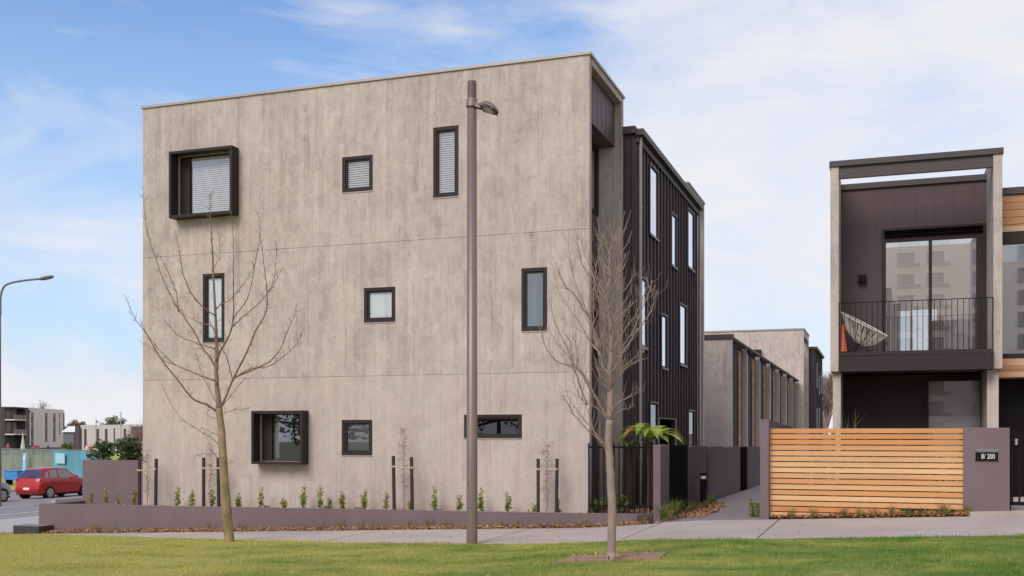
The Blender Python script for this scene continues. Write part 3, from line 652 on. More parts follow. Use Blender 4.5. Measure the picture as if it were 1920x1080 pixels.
WY = 22.8
m = MB(); m.box(HX0 - .02, HX1 + .02, YP - .03, YP + .12, hz - .108, hz); m.box(HX0 + PW, HX1 - PW, YP + .02, YP + .11, hz - .34, hz - .112)
m.box(HX0 - .02, HX0 + .14, YP + .121, 24.3, hz - .108, hz - .01); m.box(HX1 - .14, HX1 + .02, YP + .121, 24.3, hz - .108, hz - .01)
m.build('roof_beam', 'cap_dark', bh)
wz = at(1583, 357, Y=WY).z
dx0, dx1 = at(1653, 500, Y=WY).x, at(1850, 500, Y=WY).x - .02
dzt = at(1653, 430, Y=WY).z; fl = at(1700, 657, Y=WY).z - .05
ix0, ix1 = HX0 + PW, HX1 - PW
m = MB(); panel(m, 'y', WY, .15, ix0 + .002, ix1 - .002, fl - .3, wz, [(dx0, dx1, fl, dzt)])
x = ix0 + .33
while x < ix1: m.box(x - .006, x + .006, WY - .008, WY, fl if x < dx0 else dzt + .05, wz); x += .366
m.build('upper_wall', 'clad', bh)
m = MB(); m.box(ix0 + .001, ix1 - .001, WY - .05, WY + .2, wz + .002, wz + .115); m.build('parapet_cap', 'cap_dark', bh)
# sliding door with louvre
f = MB(); rim(f, 'y', WY - .03, WY + .1, dx0, dx1, fl, dzt, .045); gtz = at(1653, 455, Y=WY).z
f.box(dx0 + .046, dx1 - .046, WY - .02, WY + .08, gtz, gtz + .06); mx_ = at(1744.5, 500, Y=WY).x
f.box(mx_ - .03, mx_ + .03, WY - .02, WY + .08, fl + .046, gtz - .001); f.box(dx0 + .046, dx0 + .085, WY - .01, WY + .07, fl + .046, gtz - .001); f.box(dx1 - .17, dx1 - .046, WY - .025, WY + .07, fl + .046, gtz - .001)
fd = f.build('sliding_door', 'frame', bh)
p = MB(); p.box(dx0 + .086, mx_ - .031, WY + .02, WY + .026, fl + .05, gtz); p.box(mx_ + .031, dx1 - .171, WY + .03, WY + .036, fl + .05, gtz); p.build('pane', 'glass_door', fd)
lv = MB()
for k in range(4): z = gtz + .075 + k * .055; lv.add([(dx0 + .05, WY - .01, z), (dx1 - .05, WY - .01, z), (dx1 - .05, WY + .05, z + .045), (dx0 + .05, WY + .05, z + .045)], [(0, 1, 2, 3)])
lv.box(dx0 + .046, dx1 - .046, WY + .06, WY + .075, gtz + .061, dzt - .046); lv.build('louvre', 'black', fd)
wl_ = MB(); c_ = at(1617, 522, Y=WY - .08); wl_.box(c_.x - .08, c_.x + .08, WY - .12, WY - .01, c_.z - .08, c_.z + .07); wl_.build('wall_light', 'black', bh)
# room upstairs, open to daylight at the back
m = MB(); ry = 26.6
def inroom(m, x0, x1, y0, y1, z0, z1, open_top=False):          # open_top: ceiling omitted at the unseen back to let sky light in
    yc = y0 + .9 if open_top else y1
    m.add([(x0, y0, z0), (x1, y0, z0), (x1, y1, z0), (x0, y1, z0), (x0, y0, z1), (x1, y0, z1), (x1, y1, z1), (x0, y1, z1), (x0, yc, z1), (x1, yc, z1)], [(0, 1, 2, 3), (8, 9, 5, 4), (1, 5, 6, 2), (0, 3, 7, 4)])
inroom(m, ix0 + .01, ix1 - .01, WY + .16, ry, fl - .02, dzt + .25, True)
ha, hb_ = at(1668.5, 583, Y=ry), at(1706, 656, Y=ry); hc, hd = at(1711, 580, Y=ry), at(1757, 656, Y=ry)
panel(m, 'y', ry + .002, .1, ix0, ix1, fl - .02, dzt + .25, [(ha.x, hb_.x, fl - .01, ha.z), (hc.x, hd.x, fl - .01, hc.z)])
m.build('interior', 'room', bh)
m = MB(); m.box(dx0 + .12, dx0 + .36, 23.6, 23.85, fl, fl + 1.1); m.build('floor_lamp_base', 'room', bh)
# living-room things seen through the glass
ls = thing('floor_lamp', 'cream shaded floor lamp just inside the left edge of the upstairs glass door', 'lamp', (at(1663, 600, Y=23.6).x, 23.6, fl))
m = MB(); m.tube([(0, 0, 0), (0, 0, .03)], .11, 14); m.tube([(0, 0, .03), (0, 0, 1.2)], .012, 8); m.build('stem', 'black', ls, local=True)
m = MB(); m.tube([(0, 0, 1.12), (0, 0, 1.42)], [.13, .085], 18, caps=False); m.build('shade', 'sheer_warm', ls, local=True)
ac = thing('sofa', 'pale sofa with patterned cushion behind the upstairs glass door', 'sofa', (at(1800, 640, Y=24.4).x, 24.4, fl))
m = MB(); m.box(-.55, .55, -.4, .4, .1, .42); m.build('seat', 'room', ac, local=True, bevel=.04)
m = MB(); m.box(-.55, .55, .2, .42, .421, .82); m.build('backrest', 'room', ac, local=True, bevel=.04)
m = MB(); m.box(-.28, .14, -.05, .08, .45, .8, Matrix.Rotation(R(18), 4, 'Y')); m.build('cushion', 'blind', ac, local=True, bevel=.05)
# balcony
byf = YP - .16
bx0, bx1 = at(1573.5, 660, Y=byf).x, at(1862, 660, Y=byf).x
bt, bb = at(1573.5, 663, Y=byf).z, at(1573.5, 697, Y=byf).z
m = MB(); m.box(bx0, bx1, byf, WY - .01, bb + .02, bt - .05); m.box(ix0 + .002, ix1 - .002, WY - .009, 26.6, bb + .02, fl - .03); m.build('balcony_floor', 'cap_dark', bh)
m = MB(); m.box(bx0 - .004, bx1 + .004, byf - .025, byf - .002, bt - .045, bt + .02); m.box(bx0 - .004, bx1 + .004, byf - .018, byf - .002, bb, bt - .062)
n = 38
for k in range(n + 1): x = bx0 + (bx1 - bx0) * k / n; m.box(x - .004, x + .004, byf - .024, byf - .0181, bb - rnd.uniform(0, .012), bt - .062)
m.box(bx1 - .01, bx1 + .012, byf - .001, YP + .3, bb, bt); m.build('skirt', 'clad_dark', bh)
rt = at(1573.5, 568, Y=byf).z
rl = MB(); rl.box(bx0 - .01, bx1 + .01, byf, byf + .035, rt - .012, rt)
n = 27
for k in range(n + 1):
    x = bx0 + (bx1 - bx0) * k / n; w_ = .010 if k in (0, n) else .0055
    rl.box(x - w_, x + w_, byf + .01, byf + .022, bt - .04, rt - .0125)
rl.box(bx0 - .01, bx0 + .01, byf + .036, YP, rt - .012, rt); rl.box(bx1 - .01, bx1 + .01, byf + .036, YP, rt - .012, rt)
rl.build('railing', 'black', bh)
# ground floor
gy = 22.75
wx0, wx1 = at(1743, 760, Y=gy).x, at(1836.5, 760, Y=gy).x; wt = at(1790, 712, Y=gy).z
m = MB(); panel(m, 'y', gy, .15, HX0 + .191, HX1 - .251, .1, zl - .02, [(wx0 - .08, wx1 + .09, .5, wt + .04)]); m.build('lower_wall', 'clad_dark', bh)
f = MB(); rim(f, 'y', gy - .02, gy + .08, wx0 - .078, wx1 + .088, .5, wt + .038, .06); fo = f.build('window', 'frame', bh)
p = MB(); p.box(wx0 - .017, wx1 + .027, gy + .03, gy + .036, .561, wt - .025); p.build('pane', 'glass', fo)
p = MB(); p.box(wx0 - .017, wx1 + .027, gy + .12, gy + .13, .56, 2.10); p.build('blind', 'room', fo); p = MB(); p.box(wx0 - .017, wx1 + .027, gy + .16, gy + .17, 2.0, wt); p.build('blind', 'beige_blind', fo)
m = MB(); inroom(m, HX0 + .2, HX1 - .26, gy + .16, 26, .3, zl - .02); m.add([(HX0 + .2, 26, .3), (HX1 - .26, 26, .3), (HX1 - .26, 26, zl), (HX0 + .2, 26, zl)], [(0, 1, 2, 3)]); m.build('lower_interior', 'greyblind', bh)

# string chairs
def string_chair(label, m_shell, x, y, z, rz, sc_=1.0):
    t = thing('string_chair', label, 'chair', (x, y, z), rz)
    sh = MB(); n = 44; 
    def rimp(a, r=1.0, z=.42): return Vector((math.cos(a) * .37 * r * sc_, math.sin(a) * .47 * r * sc_, z))
    S = Matrix.Translation((0, -.02, .30))
    def q(p): return S @ (Matrix.Rotation(R(31), 4, 'X') @ p)
    outer = [q(rimp(2 * math.pi * k / n)) for k in range(n + 1)]
    inner = [q(Vector((math.cos(2 * math.pi * k / n) * .12, -.12 + math.sin(2 * math.pi * k / n) * .14, .06))) for k in range(n + 1)]
    sh.tube(outer, .013, 6)
    sh.tube(inner, .007, 5)
    for k in range(n):
        a, b = outer[k], inner[k]; mid = (a + b) / 2 + q(Vector((0, 0, -.07))) - q(Vector((0, 0, 0)))
        sh.tube([a, mid, b], .0048, 4, False)
        if k % 2 == 0:
            a2 = (outer[k] + outer[k + 1]) / 2; b2 = inner[k]; sh.tube([a2, (a2 + b2) / 2 + q(Vector((0, 0, -.07))) - q(Vector((0, 0, 0))), b2], .0048, 4, False)
    for fr in (.35, .65): sh.tube([outer[k] * (1 - fr) + inner[k] * fr + (q(Vector((0, 0, -.065))) - q(Vector((0, 0, 0)))) for k in range(n + 1)], .004, 4, False)
    sh.build('shell', m_shell, t, local=True)
    hub = q(Vector((0, -.12, .05)))
    for a in (30, 150, 270):
        l = MB(); c, s = math.cos(R(a)), math.sin(R(a)); l.tube([hub + Vector((-c * .1, -s * .1, .06)), hub + Vector((c * .08, s * .08, -.03)), Vector((c * .36, s * .36 - .05, .0))], .009, 6); l.build('leg', 'black', t, local=True)
    return t
MT['string_white'] = mat('cream_cord', (.62, .55, .49), .6, 0, .1, 20, bmp=0)
MT['string_orange'] = mat('orange_cord', (.55, .10, .03), .6, 0, .1, 20, bmp=0)
cpos = at(1620, 655, Y=22.15)
string_chair('cream string chair with an oval basket shell on the balcony', 'string_white', cpos.x - .22, 22.0, bt - .05, R(76), 1.08)
oc = at(1582.5, 650, Y=21.62); m = MB()
m.add([(oc.x - .06, 21.6, bt + .05), (oc.x + .06, 21.6, bt + .05), (oc.x - .005, 21.66, bt + .60), (oc.x - .045, 21.66, bt + .60), (oc.x - .06, 21.95, bt - .05), (oc.x + .06, 21.95, bt - .05), (oc.x - .005, 21.78, bt + .60), (oc.x - .045, 21.78, bt + .60)], [(3, 2, 1, 0), (4, 5, 6, 7), (0, 1, 5, 4), (1, 2, 6, 5), (2, 3, 7, 6), (3, 0, 4, 7)])
tag(m.build('folded_cushion', 'string_orange', bevel=.02), 'orange folded cushion standing against the left fin of the balcony', 'cushion')

# ================================================================ CEDAR HOUSE (far right)
CY = 22.3
ch = thing('cedar_house', 'two storey house with cedar weatherboards and wide glazing at the right edge', 'building', (4, CY, .4))
cx0 = HX1 + .02; z_ = lambda y: at(1900, y, Y=CY).z
m = MB(); m.box(cx0, 8, CY, CY + .14, z_(434), z_(365)); m.box(cx0, 8, CY, CY + 4, z_(707), z_(672))
for k in range(9):
    z = z_(434) + k * .14
    if z < z_(366): m.box(cx0, 8, CY - .012, CY - .001, z, min(z + .128, z_(365)))
for k in range(3):
    z = z_(707) + k * .14
    if z + .1 < z_(672): m.box(cx0, 8, CY - .012, CY - .001, z, min(z + .128, z_(672)))
m.build('cedar_boards', 'cedar_clad', ch)
m = MB(); m.box(cx0, 8, CY - .06, CY + .25, z_(364.5), z_(352)); m.build('roof_cap', 'cap_dark', ch)
m = MB(); m.box(cx0, 8, CY - .02, CY + .1, z_(457), z_(434.5)); m.box(cx0, 8, CY - .01, CY + .1, z_(671.5), z_(663)); m.box(cx0 + .001, cx0 + .05, CY - .01, CY + .1, z_(662.5), z_(457.5)); m.box(cx0 + 2.2, cx0 + 2.28, CY, CY + .1, z_(662), z_(458)); fo = m.build('window', 'frame', ch)
m = MB(); m.box(cx0 + .051, 8, CY + .04, CY + .046, z_(662.5), z_(457.5)); m.build('pane', 'glass_r', fo)
m = MB(); inroom(m, cx0 + .01, 8, CY + .15, CY + 3.5, z_(671), z_(440), True); m.add([(cx0 + .01, CY + 3.5, z_(671)), (8, CY + 3.5, z_(671)), (8, CY + 3.5, z_(440)), (cx0 + .01, CY + 3.5, z_(440))], [(0, 1, 2, 3)]); m.build('interior', 'room', ch)
m = MB(); m.box(cx0 + .02, 8, CY + .6, CY + .75, .1, z_(708)); m.build('lower_wall', 'black', ch)

# ================================================================ TERRACE ROW DOWN THE LANE
TX, TY = -4.95, 38.0
MT['far_pane'] = mat('dull_dark_pane', (.022, .026, .026), .7, 0, .2, 1, bmp=0, spec=.15)
tr = thing('terrace_row', 'two storey concrete terrace row with repeated fins and cedar strips down the lane', 'building', (-8, 50, .1))
tz = at(1372, 626.5, X=TX).z
m = MB(); m.box(-14, TX, TY, TY + .25, -.5, tz - .16)
mod = at(1497.5, 700, X=TX).y; mod = (mod - TY) / 7
m.build('wall', 'concrete_far', tr)
for k in range(1, 8): y = TY + k * mod; m = MB(); m.box(TX - .19, TX, y - .16, y + .16, -.5, tz - .2); m.build('fin', 'concrete_far', tr)
m = MB(); m.box(-14, TX - .195, TY + .26, TY + 7 * mod, tz - .3, tz - .2); m.box(TX - .5, TX - .195, TY + .26, TY + 7 * mod, -.5, tz - .31); m.build('recess_wall', 'black', tr)
m = MB(); m.box(-14.05, TX + .05, TY - .05, TY + .3, tz - .158, tz); m.build('roof_cap', 'cap_dark', tr)
for k in range(7):
    y = TY + k * mod + (.26 if k == 0 else .17)
    b = MB(); b.box(TX - .194, TX - .17, y + 2.95, y + 3.85, .1, tz - .35)
    for j in range(60): b.box(TX - .17, TX - .155, y + 2.97, y + 3.83, .15 + j * .08, .20 + j * .08) if .2 + j * .08 < tz - .35 else None
    b.build('cedar_panel', 'cedar_bat', tr)
    wd = MB(); rim(wd, 'x', TX - .194, TX - .16, y + .3, y + 2.9, .2, tz - .75, .05); wo_ = wd.build('window', 'frame', tr)
    p = MB(); p.box(TX - .19, TX - .185, y + .35, y + 2.85, .25, tz - .8); p.build('pane', 'far_pane', wo_)
    g = MB(); g.tube([(TX + .0, y + .2, tz - .12), (TX + .0, y + mod - .55, tz - .12)], .06, 10); g.box(TX - .19, TX - .02, y + .1, y + mod - .5, tz - .20, tz - .05); g.build('gutter', 'cap_dark', tr)
    if k: l = MB(); l.box(TX - .02, TX + .12, y - .28, y - .06, tz - .34, tz - .2); l.build('rain_head', 'black', tr)
# far apartment building at the end of the lane
QX, QY = at(1507, 618, Y=71).x, 71.0
fa = thing('apartment_building', 'distant three storey concrete building with a dark metal wing beyond the terrace row', 'building', (-10, 76, .1))
qz = at(1507, 618, Y=QY).z
m = MB(); m.box(-18, QX, QY, QY + .3, -.5, qz); m.box(QX - .3, QX, QY + .31, QY + 5.2, qz - .4, qz); m.box(QX - .8, QX, QY + 4.9, QY + 5.2, -.5, qz - .41); m.box(-18, QX - .81, QY + 4.9, QY + 5.2, -.5, qz); m.build('wall', 'concrete_far', fa)
m = MB(); m.box(-18.05, QX + .05, QY - .05, QY + .4, qz + .003, qz + .1); m.box(QX - .3, QX + .05, QY + .401, QY + 5.3, qz + .003, qz + .1); m.build('roof_cap', 'cap', fa)
m = MB(); m.box(QX - .9, QX - .6, QY + .35, QY + 4.85, -.5, qz - .42); m.build('recess_cladding', 'clad', fa)
VX, VY = at(1527, 650, Y=76.35).x, 76.35; vz = at(1527, 650, Y=76.35).z
m = MB(); m.box(-16, VX, VY, VY + 10, -.5, vz - .2)
for k in range(20): m.box(VX + .001, VX + .06, VY + .3 + k * .5, VY + .34 + k * .5, -.5, vz - .25)
m.build('metal_cladding', 'seam', fa)
m = MB(); m.box(-16, VX + .2, VY - .1, VY + 10.1, vz - .19, vz); m.build('gutter', 'cap_dark', fa)
for (y0, z0, z1) in ((1.6, 5.0, 6.7), (4.6, 4.6, 6.0), (4.6, 2.0, 3.6), (1.6, 1.6, 3.5), (7.5, 4.8, 6.5)):
    wd = MB(); rim(wd, 'x', VX + .01, VX + .1, VY + y0, VY + y0 + .8, z0, z1, .08); o_ = wd.build('window', 'cap', fa)
    p = MB(); p.box(VX + .02, VX + .04, VY + y0 + .09, VY + y0 + .71, z0 + .09, z1 - .09); p.build('pane', 'glass_r', o_)
bw = at(1416, 655.5, Y=QY - .3); bw2 = at(1427, 700, Y=QY - .3); m = MB(); rim(m, 'y', QY - .35, QY - .01, bw.x - .8, bw2.x, bw2.z, bw.z, .12); m.build('box_window_surround', 'frame', fa)
# ================================================================ STREET LAMP
b = at(885, 1020, t=16.65); bz = gz(b.x)
lampo = thing('street_lamp', 'tall brown street lamp post with a small side-mounted luminaire in front of the concrete building', 'street lamp', (b.x, b.y, bz))
H = at(886, 153, t=16.65).z - bz; Hc = at(886, 201, t=16.65).z - bz
m = MB(); m.tube([(0, 0, -.3), (0, 0, .0), (0, 0, Hc)], [.088, .088, .076], 28); m.build('pole', 'pole', lampo, local=True)
for p_ in lampo.children: p_.data.polygons.foreach_set('use_smooth', [len(f.vertices) == 4 for f in p_.data.polygons])
m = MB(); m.tube([(0, 0, Hc), (0, 0, H)], [.071, .071], 28); m.tube([(.07, -.02, H - .06), (.084, -.025, H - .06)], .008, 6); m.build('pole_top', 'pole_dark', lampo, local=True)
m = MB(); m.tube([(0, 0, Hc - .0), (0, 0, Hc + .13)], [.098, .084], 28); m.build('collar', 'pole', lampo, local=True)
m = MB(); T = Matrix.Rotation(YAW + R(-30), 4, 'Z') @ Matrix.Translation((.10, 0, Hc + .02)) @ Matrix.Rotation(R(22), 4, 'Y') @ Matrix.Rotation(R(-26), 4, 'X')
vs = []; prof = [(0, .04, .05), (.06, .045, .07), (.14, .095, .095), (.26, .125, .085), (.36, .105, .055), (.42, .035, .02)]
for x, wy, hh in prof: vs += [T @ Vector((x, -wy, -.02)), T @ Vector((x, wy, -.02)), T @ Vector((x, wy * .75, -.02 + hh)), T @ Vector((x, -wy * .75, -.02 + hh))]
fs = [(3, 2, 1, 0)] + [(4 * i + k, 4 * i + (k + 1) % 4, 4 * i + 4 + (k + 1) % 4, 4 * i + 4 + k) for i in range(5) for k in range(4)] + [(20, 21, 22, 23)]
m.add(vs, fs); m.build('luminaire', 'pole', lampo, local=True, bevel=.01)
m = MB(); m.box(.10, .38, -.085, .085, -.034, -.022, T); m.build('lens_rim', 'pole_dark', lampo, local=True)
m = MB(); m.box(.16, .33, -.055, .055, -.04, -.0345, T); m.build('lens', 'steel', lampo, local=True)
m = MB(); m.box(-.05, .10, -.03, .03, -.05, .03, T); m.tube([T @ Vector((.12, 0, .03)), T @ Vector((.12, 0, .085))], [.03, .026], 12); m.build('bracket', 'pole', lampo, local=True)
m = MB(); m.tube([(-.03, -.081, .95), (-.03, -.088, .95)], .012, 8); m.box(-.03, .02, -.089, -.08, .56, .567); m.build('bolt', 'pole_dark', lampo, local=True)

# ================================================================ TREES
MT['bark_red'] = mat('reddish_bark', (.33, .235, .195), .9, 0, .25, 9, (1, 1, .5), bmp=.4)
def smooth_path(pts, k=3):
    if len(pts) < 3: return pts
    P = [pts[0]] + pts + [pts[-1]]; out = []
    for i in range(1, len(P) - 2):
        a, b_, c, d = P[i - 1], P[i], P[i + 1], P[i + 2]
        for j in range(k):
            u = j / k; out.append(.5 * ((2 * b_) + (c - a) * u + (2 * a - 5 * b_ + 4 * c - d) * u * u + (3 * b_ - a - 3 * c + d) * u ** 3))
    out.append(pts[-1]); return out
def limb(mb, pix, t0, dt, r0, r1, rnd, n=6, pw=1.0):
    q = len(pix) - 1
    pts = [at(x, y, t=t0[i] if isinstance(t0, list) else t0 + dt * (i / q) ** 1.1) for i, (x, y) in enumerate(pix)]
    sp = smooth_path(pts); k = len(sp) - 1
    sp = [p + Vector((rnd.uniform(-1, 1), rnd.uniform(-1, 1), rnd.uniform(-1, 1))) * .006 * (0 < i < k) for i, p in enumerate(sp)]
    mb.tube(sp, [r0 + (r1 - r0) * (i / k) ** pw for i in range(k + 1)], n); return sp
def spurs(mb, path, rnd, gap, l0, l1, r, start=.1, up=.5, sub=True):
    acc = 0
    L = len(path)
    for i in range(1, L):
        seg = (path[i] - path[i - 1]).length; acc += seg
        if i / L < start: continue
        while acc > gap:
            acc -= gap * rnd.uniform(.6, 1.4)
            p = path[i - 1].lerp(path[i], rnd.random()); d = (path[i] - path[i - 1]).normalized()
            s = d.cross(Vector((rnd.uniform(-1, 1), rnd.uniform(-1, 1), rnd.uniform(-1, 1)))).normalized()
            l = rnd.uniform(l0, l1); e = (s * rnd.uniform(.6, 1.1) + d * rnd.uniform(.3, .9) + Vector((0, 0, up * .3))).normalized()
            e2 = (e + Vector((0, 0, up)) + Vector((rnd.uniform(-.2, .2), rnd.uniform(-.2, .2), 0))).normalized()
            mid = p + e * l * .5; end = mid + e2 * l * .5
            mb.tube([p, mid, end], [r, r * .8, r * .55], 4, False)
            if sub and l > .12:
                for _ in range(rnd.randint(1, 2)):
                    s2 = Vector((rnd.uniform(-1, 1), rnd.uniform(-1, 1), rnd.uniform(-.2, 1))).normalized(); mb.tube([mid, mid + s2 * l * .35], [r * .7, r * .5], 3, False)
rt_ = random.Random(11)
t0 = 18.8; gb = at(430, 1013, t=t0)
lt_ = thing('bare_tree', 'bare young tree with mossy yellow trunk and wide upswept branches, on the left', 'tree', (gb.x, gb.y, gz(gb.x)))
tm = MB(); trunk = [(431, 1030), (430, 1013), (424, 940), (419, 870), (415, 810), (411, 765)]
limb(tm, trunk, t0, 0, .098, .056, rt_, 12)
tm.build('trunk', 'bark_moss', lt_, smooth=True)
cm = MB(); leader = [(411, 767), (408, 735), (406, 700), (407, 660), (406, 640), (405, 600), (402, 560), (400, 520), (399, 480), (396, 440), (395, 400), (394, 360)]
LP = limb(cm, leader, t0, .1, .055, .0045, rt_, 9, .65)
limbs = [
 ([(408, 772), (385, 757), (361, 748), (330, 709), (298, 668), (277, 629), (255, 600), (232, 551)], .030, -.9),
 ([(403, 714), (368, 701), (331, 685), (302, 660), (277, 629), (262, 600)], .022, .6),
 ([(409, 765), (418, 755), (435, 716), (457, 672), (480, 620), (499, 584), (500, 550), (497, 512), (490, 459), (486, 440)], .034, -.7),
 ([(440, 708), (482, 690), (507, 676), (526, 654), (540, 619), (551, 594), (557, 569)], .020, -1.2),
 ([(442, 706), (470, 692), (501, 687), (526, 673), (557, 644), (571, 613)], .016, -.3),
 ([(407, 694), (395, 672), (381, 654), (362, 619), (334, 578), (315, 544), (302, 512), (287, 471), (277, 437), (270, 386), (267, 350)], .030, .8),
 ([(404, 654), (385, 649), (368, 643), (340, 632), (321, 616), (309, 600)], .014, -.6),
 ([(334, 585), (331, 550), (318, 518), (308, 495), (298, 476)], .014, -.2),
 ([(406, 676), (412, 660), (425, 638), (436, 607), (438, 569), (438, 531), (438, 474), (436, 427), (433, 396)], .032, -.5),
 ([(406, 618), (388, 608), (372, 604), (353, 594), (338, 580)], .013, .8),
 ([(405, 592), (387, 581), (362, 556), (350, 530), (343, 512), (337, 480), (334, 462), (329, 433)], .018, -.8),
 ([(436, 603), (444, 588), (463, 562), (474, 520), (482, 474), (488, 443), (486, 405)], .018, .7),
 ([(404, 580), (415, 570), (431, 562), (453, 537), (465, 518), (475, 503), (485, 465)], .014, .6),
 ([(437, 612), (460, 590), (482, 572), (504, 547), (516, 530), (528, 505)], .014, -.9),
 ([(503, 549), (512, 530), (516, 506), (519, 459)], .009, -.6),
 ([(400, 503), (408, 490), (413, 478), (411, 452), (406, 433)], .010, .3),
 ([(437, 713), (431, 695), (425, 669), (412, 647), (400, 619), (392, 597)], .014, -.9),
 ([(412, 835), (398, 822), (376, 809), (343, 787), (324, 764), (311, 738), (302, 720)], .013, .6),
 ([(408, 760), (398, 740), (387, 720), (376, 694), (370, 670), (365, 653)], .012, .9),
 ([(416, 762), (430, 745), (450, 720), (465, 701), (470, 685)], .012, .8),
 ([(412, 818), (395, 810), (376, 801)], .007, -.4), ([(410, 786), (395, 782), (383, 775)], .007, -.3), ([(414, 780), (430, 770), (450, 768), (465, 764)], .007, -.4),
 ([(330, 685), (300, 672), (280, 650), (262, 640)], .009, .5), ([(395, 858), (380, 850), (365, 856)], .005, 0), ([(413, 870), (402, 850), (390, 840)], .006, -.3), ([(420, 875), (432, 866), (440, 868)], .005, -.2)]
tw_ = MB()
for px_, r0, dt in limbs:
    base_t = t0
    p = limb(cm, px_, t0, dt, r0 * .78, .0030, rt_, 7, .7)
    spurs(tw_, p, rt_, .07, .03, .17, .0034, .08, .5)
spurs(tw_, LP, rt_, .07, .05, .2, .0045, .1, .5)
cm.build('branches', 'bark', lt_, smooth=True); tw_.build('twigs', 'twig', lt_)
sm = MB()
for cx_, cy_ in ((292, 600), (349, 566), (430, 562), (335, 720), (352, 742), (318, 575), (345, 560), (300, 580)):
    for k in range(5):
        p = at(cx_ + rt_.uniform(-7, 7), cy_ + rt_.uniform(-9, 9), t=t0 + rt_.uniform(-.3, .3)); l = rt_.uniform(.03, .06)
        a = Vector((rt_.uniform(-.012, .012), rt_.uniform(-.012, .012), -l)); s_ = Vector((.009, 0, 0)); sm.add([p, p + a * .5 + s_, p + a, p + a * .5 - s_], [(0, 1, 2, 3)])
sm.build('seed_pods', 'seed', lt_)
# right tree
t1 = 12.75; gb = at(1146, 1050, t=t1)
rt2 = thing('bare_tree', 'bare young tree with pale trunk and dense upright branches growing from the mulch square', 'tree', (gb.x, gb.y, gz(gb.x)))
tm = MB(); limb(tm, [(1145, 1060), (1146, 1045), (1148, 970), (1146, 920), (1144, 873), (1141, 827), (1143, 788)], t1, 0, .056, .042, rt_, 12)
tm.tube([at(1145, 1060, t=t1), at(1146, 1035, t=t1)], [.075, .054], 12)
L2 = limb(tm, [(1143, 790), (1144, 737), (1144, 700), (1146, 650), (1143, 600), (1138, 567), (1136, 544), (1145, 520), (1142, 497), (1145, 469), (1149, 444)], t1, .1, .041, .006, rt_, 9, .8)
tm.build('trunk', 'bark_pale', rt2, smooth=True)
rl_ = [
 ([(1142, 786), (1130, 768), (1112, 735), (1092, 700), (1071, 686), (1046, 678), (1027, 658), (1018, 632), (1014, 605)], .017, -.5),
 ([(1109, 735), (1090, 700), (1065, 669), (1048, 650), (1040, 639), (1031, 618), (1027, 600)], .012, .3),
 ([(1100, 760), (1090, 728), (1079, 700), (1070, 667), (1057, 639), (1045, 615), (1037, 590), (1032, 562)], .014, -.2),
 ([(1127, 668), (1118, 655), (1107, 642), (1090, 611), (1066, 578), (1050, 552), (1043, 530), (1039, 503)], .013, .5),
 ([(1130, 660), (1110, 605), (1093, 578), (1079, 556), (1060, 536), (1050, 515), (1046, 500)], .012, -.5),
 ([(1124, 655), (1112, 620), (1104, 594), (1090, 560), (1079, 530), (1070, 492), (1067, 470), (1065, 440)], .013, .2),
 ([(1138, 618), (1128, 580), (1121, 555), (1110, 528), (1096, 505), (1086, 475), (1081, 437)], .012, -.4),
 ([(1137, 565), (1121, 540), (1107, 505), (1096, 472), (1090, 440), (1089, 398)], .012, .4),
 ([(1138, 570), (1130, 545), (1117, 517), (1104, 483), (1096, 445)], .009, .1),
 ([(1144, 720), (1160, 694), (1175, 683), (1188, 672), (1200, 664), (1211, 655)], .012, .5),
 ([(1144, 728), (1160, 705), (1176, 688), (1190, 680), (1214, 672)], .011, -.5),
 ([(1146, 700), (1165, 667), (1188, 630), (1205, 605), (1215, 594), (1224, 575), (1231, 545)], .014, .1),
 ([(1146, 690), (1158, 665), (1171, 644), (1188, 617), (1207, 572), (1216, 550), (1224, 526)], .012, .7),
 ([(1145, 660), (1157, 640), (1175, 612), (1193, 589), (1205, 560), (1213, 537)], .011, -.3),
 ([(1139, 580), (1143, 569), (1158, 556), (1171, 544), (1182, 528), (1194, 512)], .010, .4),
 ([(1144, 625), (1149, 611), (1166, 589), (1188, 569), (1196, 555), (1202, 538)], .010, -.5),
 ([(1137, 555), (1144, 538), (1154, 511), (1163, 495), (1173, 478)], .009, .2),
 ([(1144, 784), (1154, 760), (1177, 747), (1190, 738), (1201, 728)], .010, -.4),
 ([(1144, 790), (1154, 776), (1169, 768), (1180, 766), (1190, 760)], .007, .3),
 ([(1142, 850), (1127, 830), (1099, 803), (1076, 776), (1066, 760), (1057, 743)], .009, -.5),
 ([(1143, 846), (1130, 828), (1107, 800), (1084, 772), (1072, 755), (1062, 740)], .009, -.1),
 ([(1141, 790), (1125, 770), (1110, 760), (1099, 753), (1080, 742), (1068, 733)], .009, .4),
 ([(1140, 848), (1128, 830), (1115, 811), (1103, 772), (1092, 750), (1080, 729), (1072, 687)], .014, .3),
 ([(1144, 700), (1130, 690), (1127, 668), (1117, 650), (1114, 620), (1112, 560), (1118, 500), (1128, 448)], .018, .4),
 ([(1146, 660), (1150, 620), (1156, 580), (1160, 540), (1165, 500), (1166, 470)], .010, -.4),
 ([(1145, 730), (1155, 700), (1162, 660), (1160, 610), (1165, 570)], .010, -.6), ([(1143, 740), (1133, 700), (1130, 660), (1132, 610), (1127, 560)], .010, -.6),
 ([(1072, 686), (1073, 660), (1068, 640), (1058, 625)], .007, -.2), ([(1078, 700), (1084, 670), (1079, 645), (1081, 610)], .007, .1), ([(1143, 480), (1137, 460), (1131, 440)], .006, .1), ([(1144, 470), (1152, 455), (1157, 440)], .006, 0)]
cm = MB(); tw_ = MB()
for px_, r0, dt in rl_:
    p = limb(cm, px_, t1, dt, r0 * .85, .0030, rt_, 6, .8)
    spurs(tw_, p, rt_, .042, .06, .30, .0026, .10, 1.8, False)
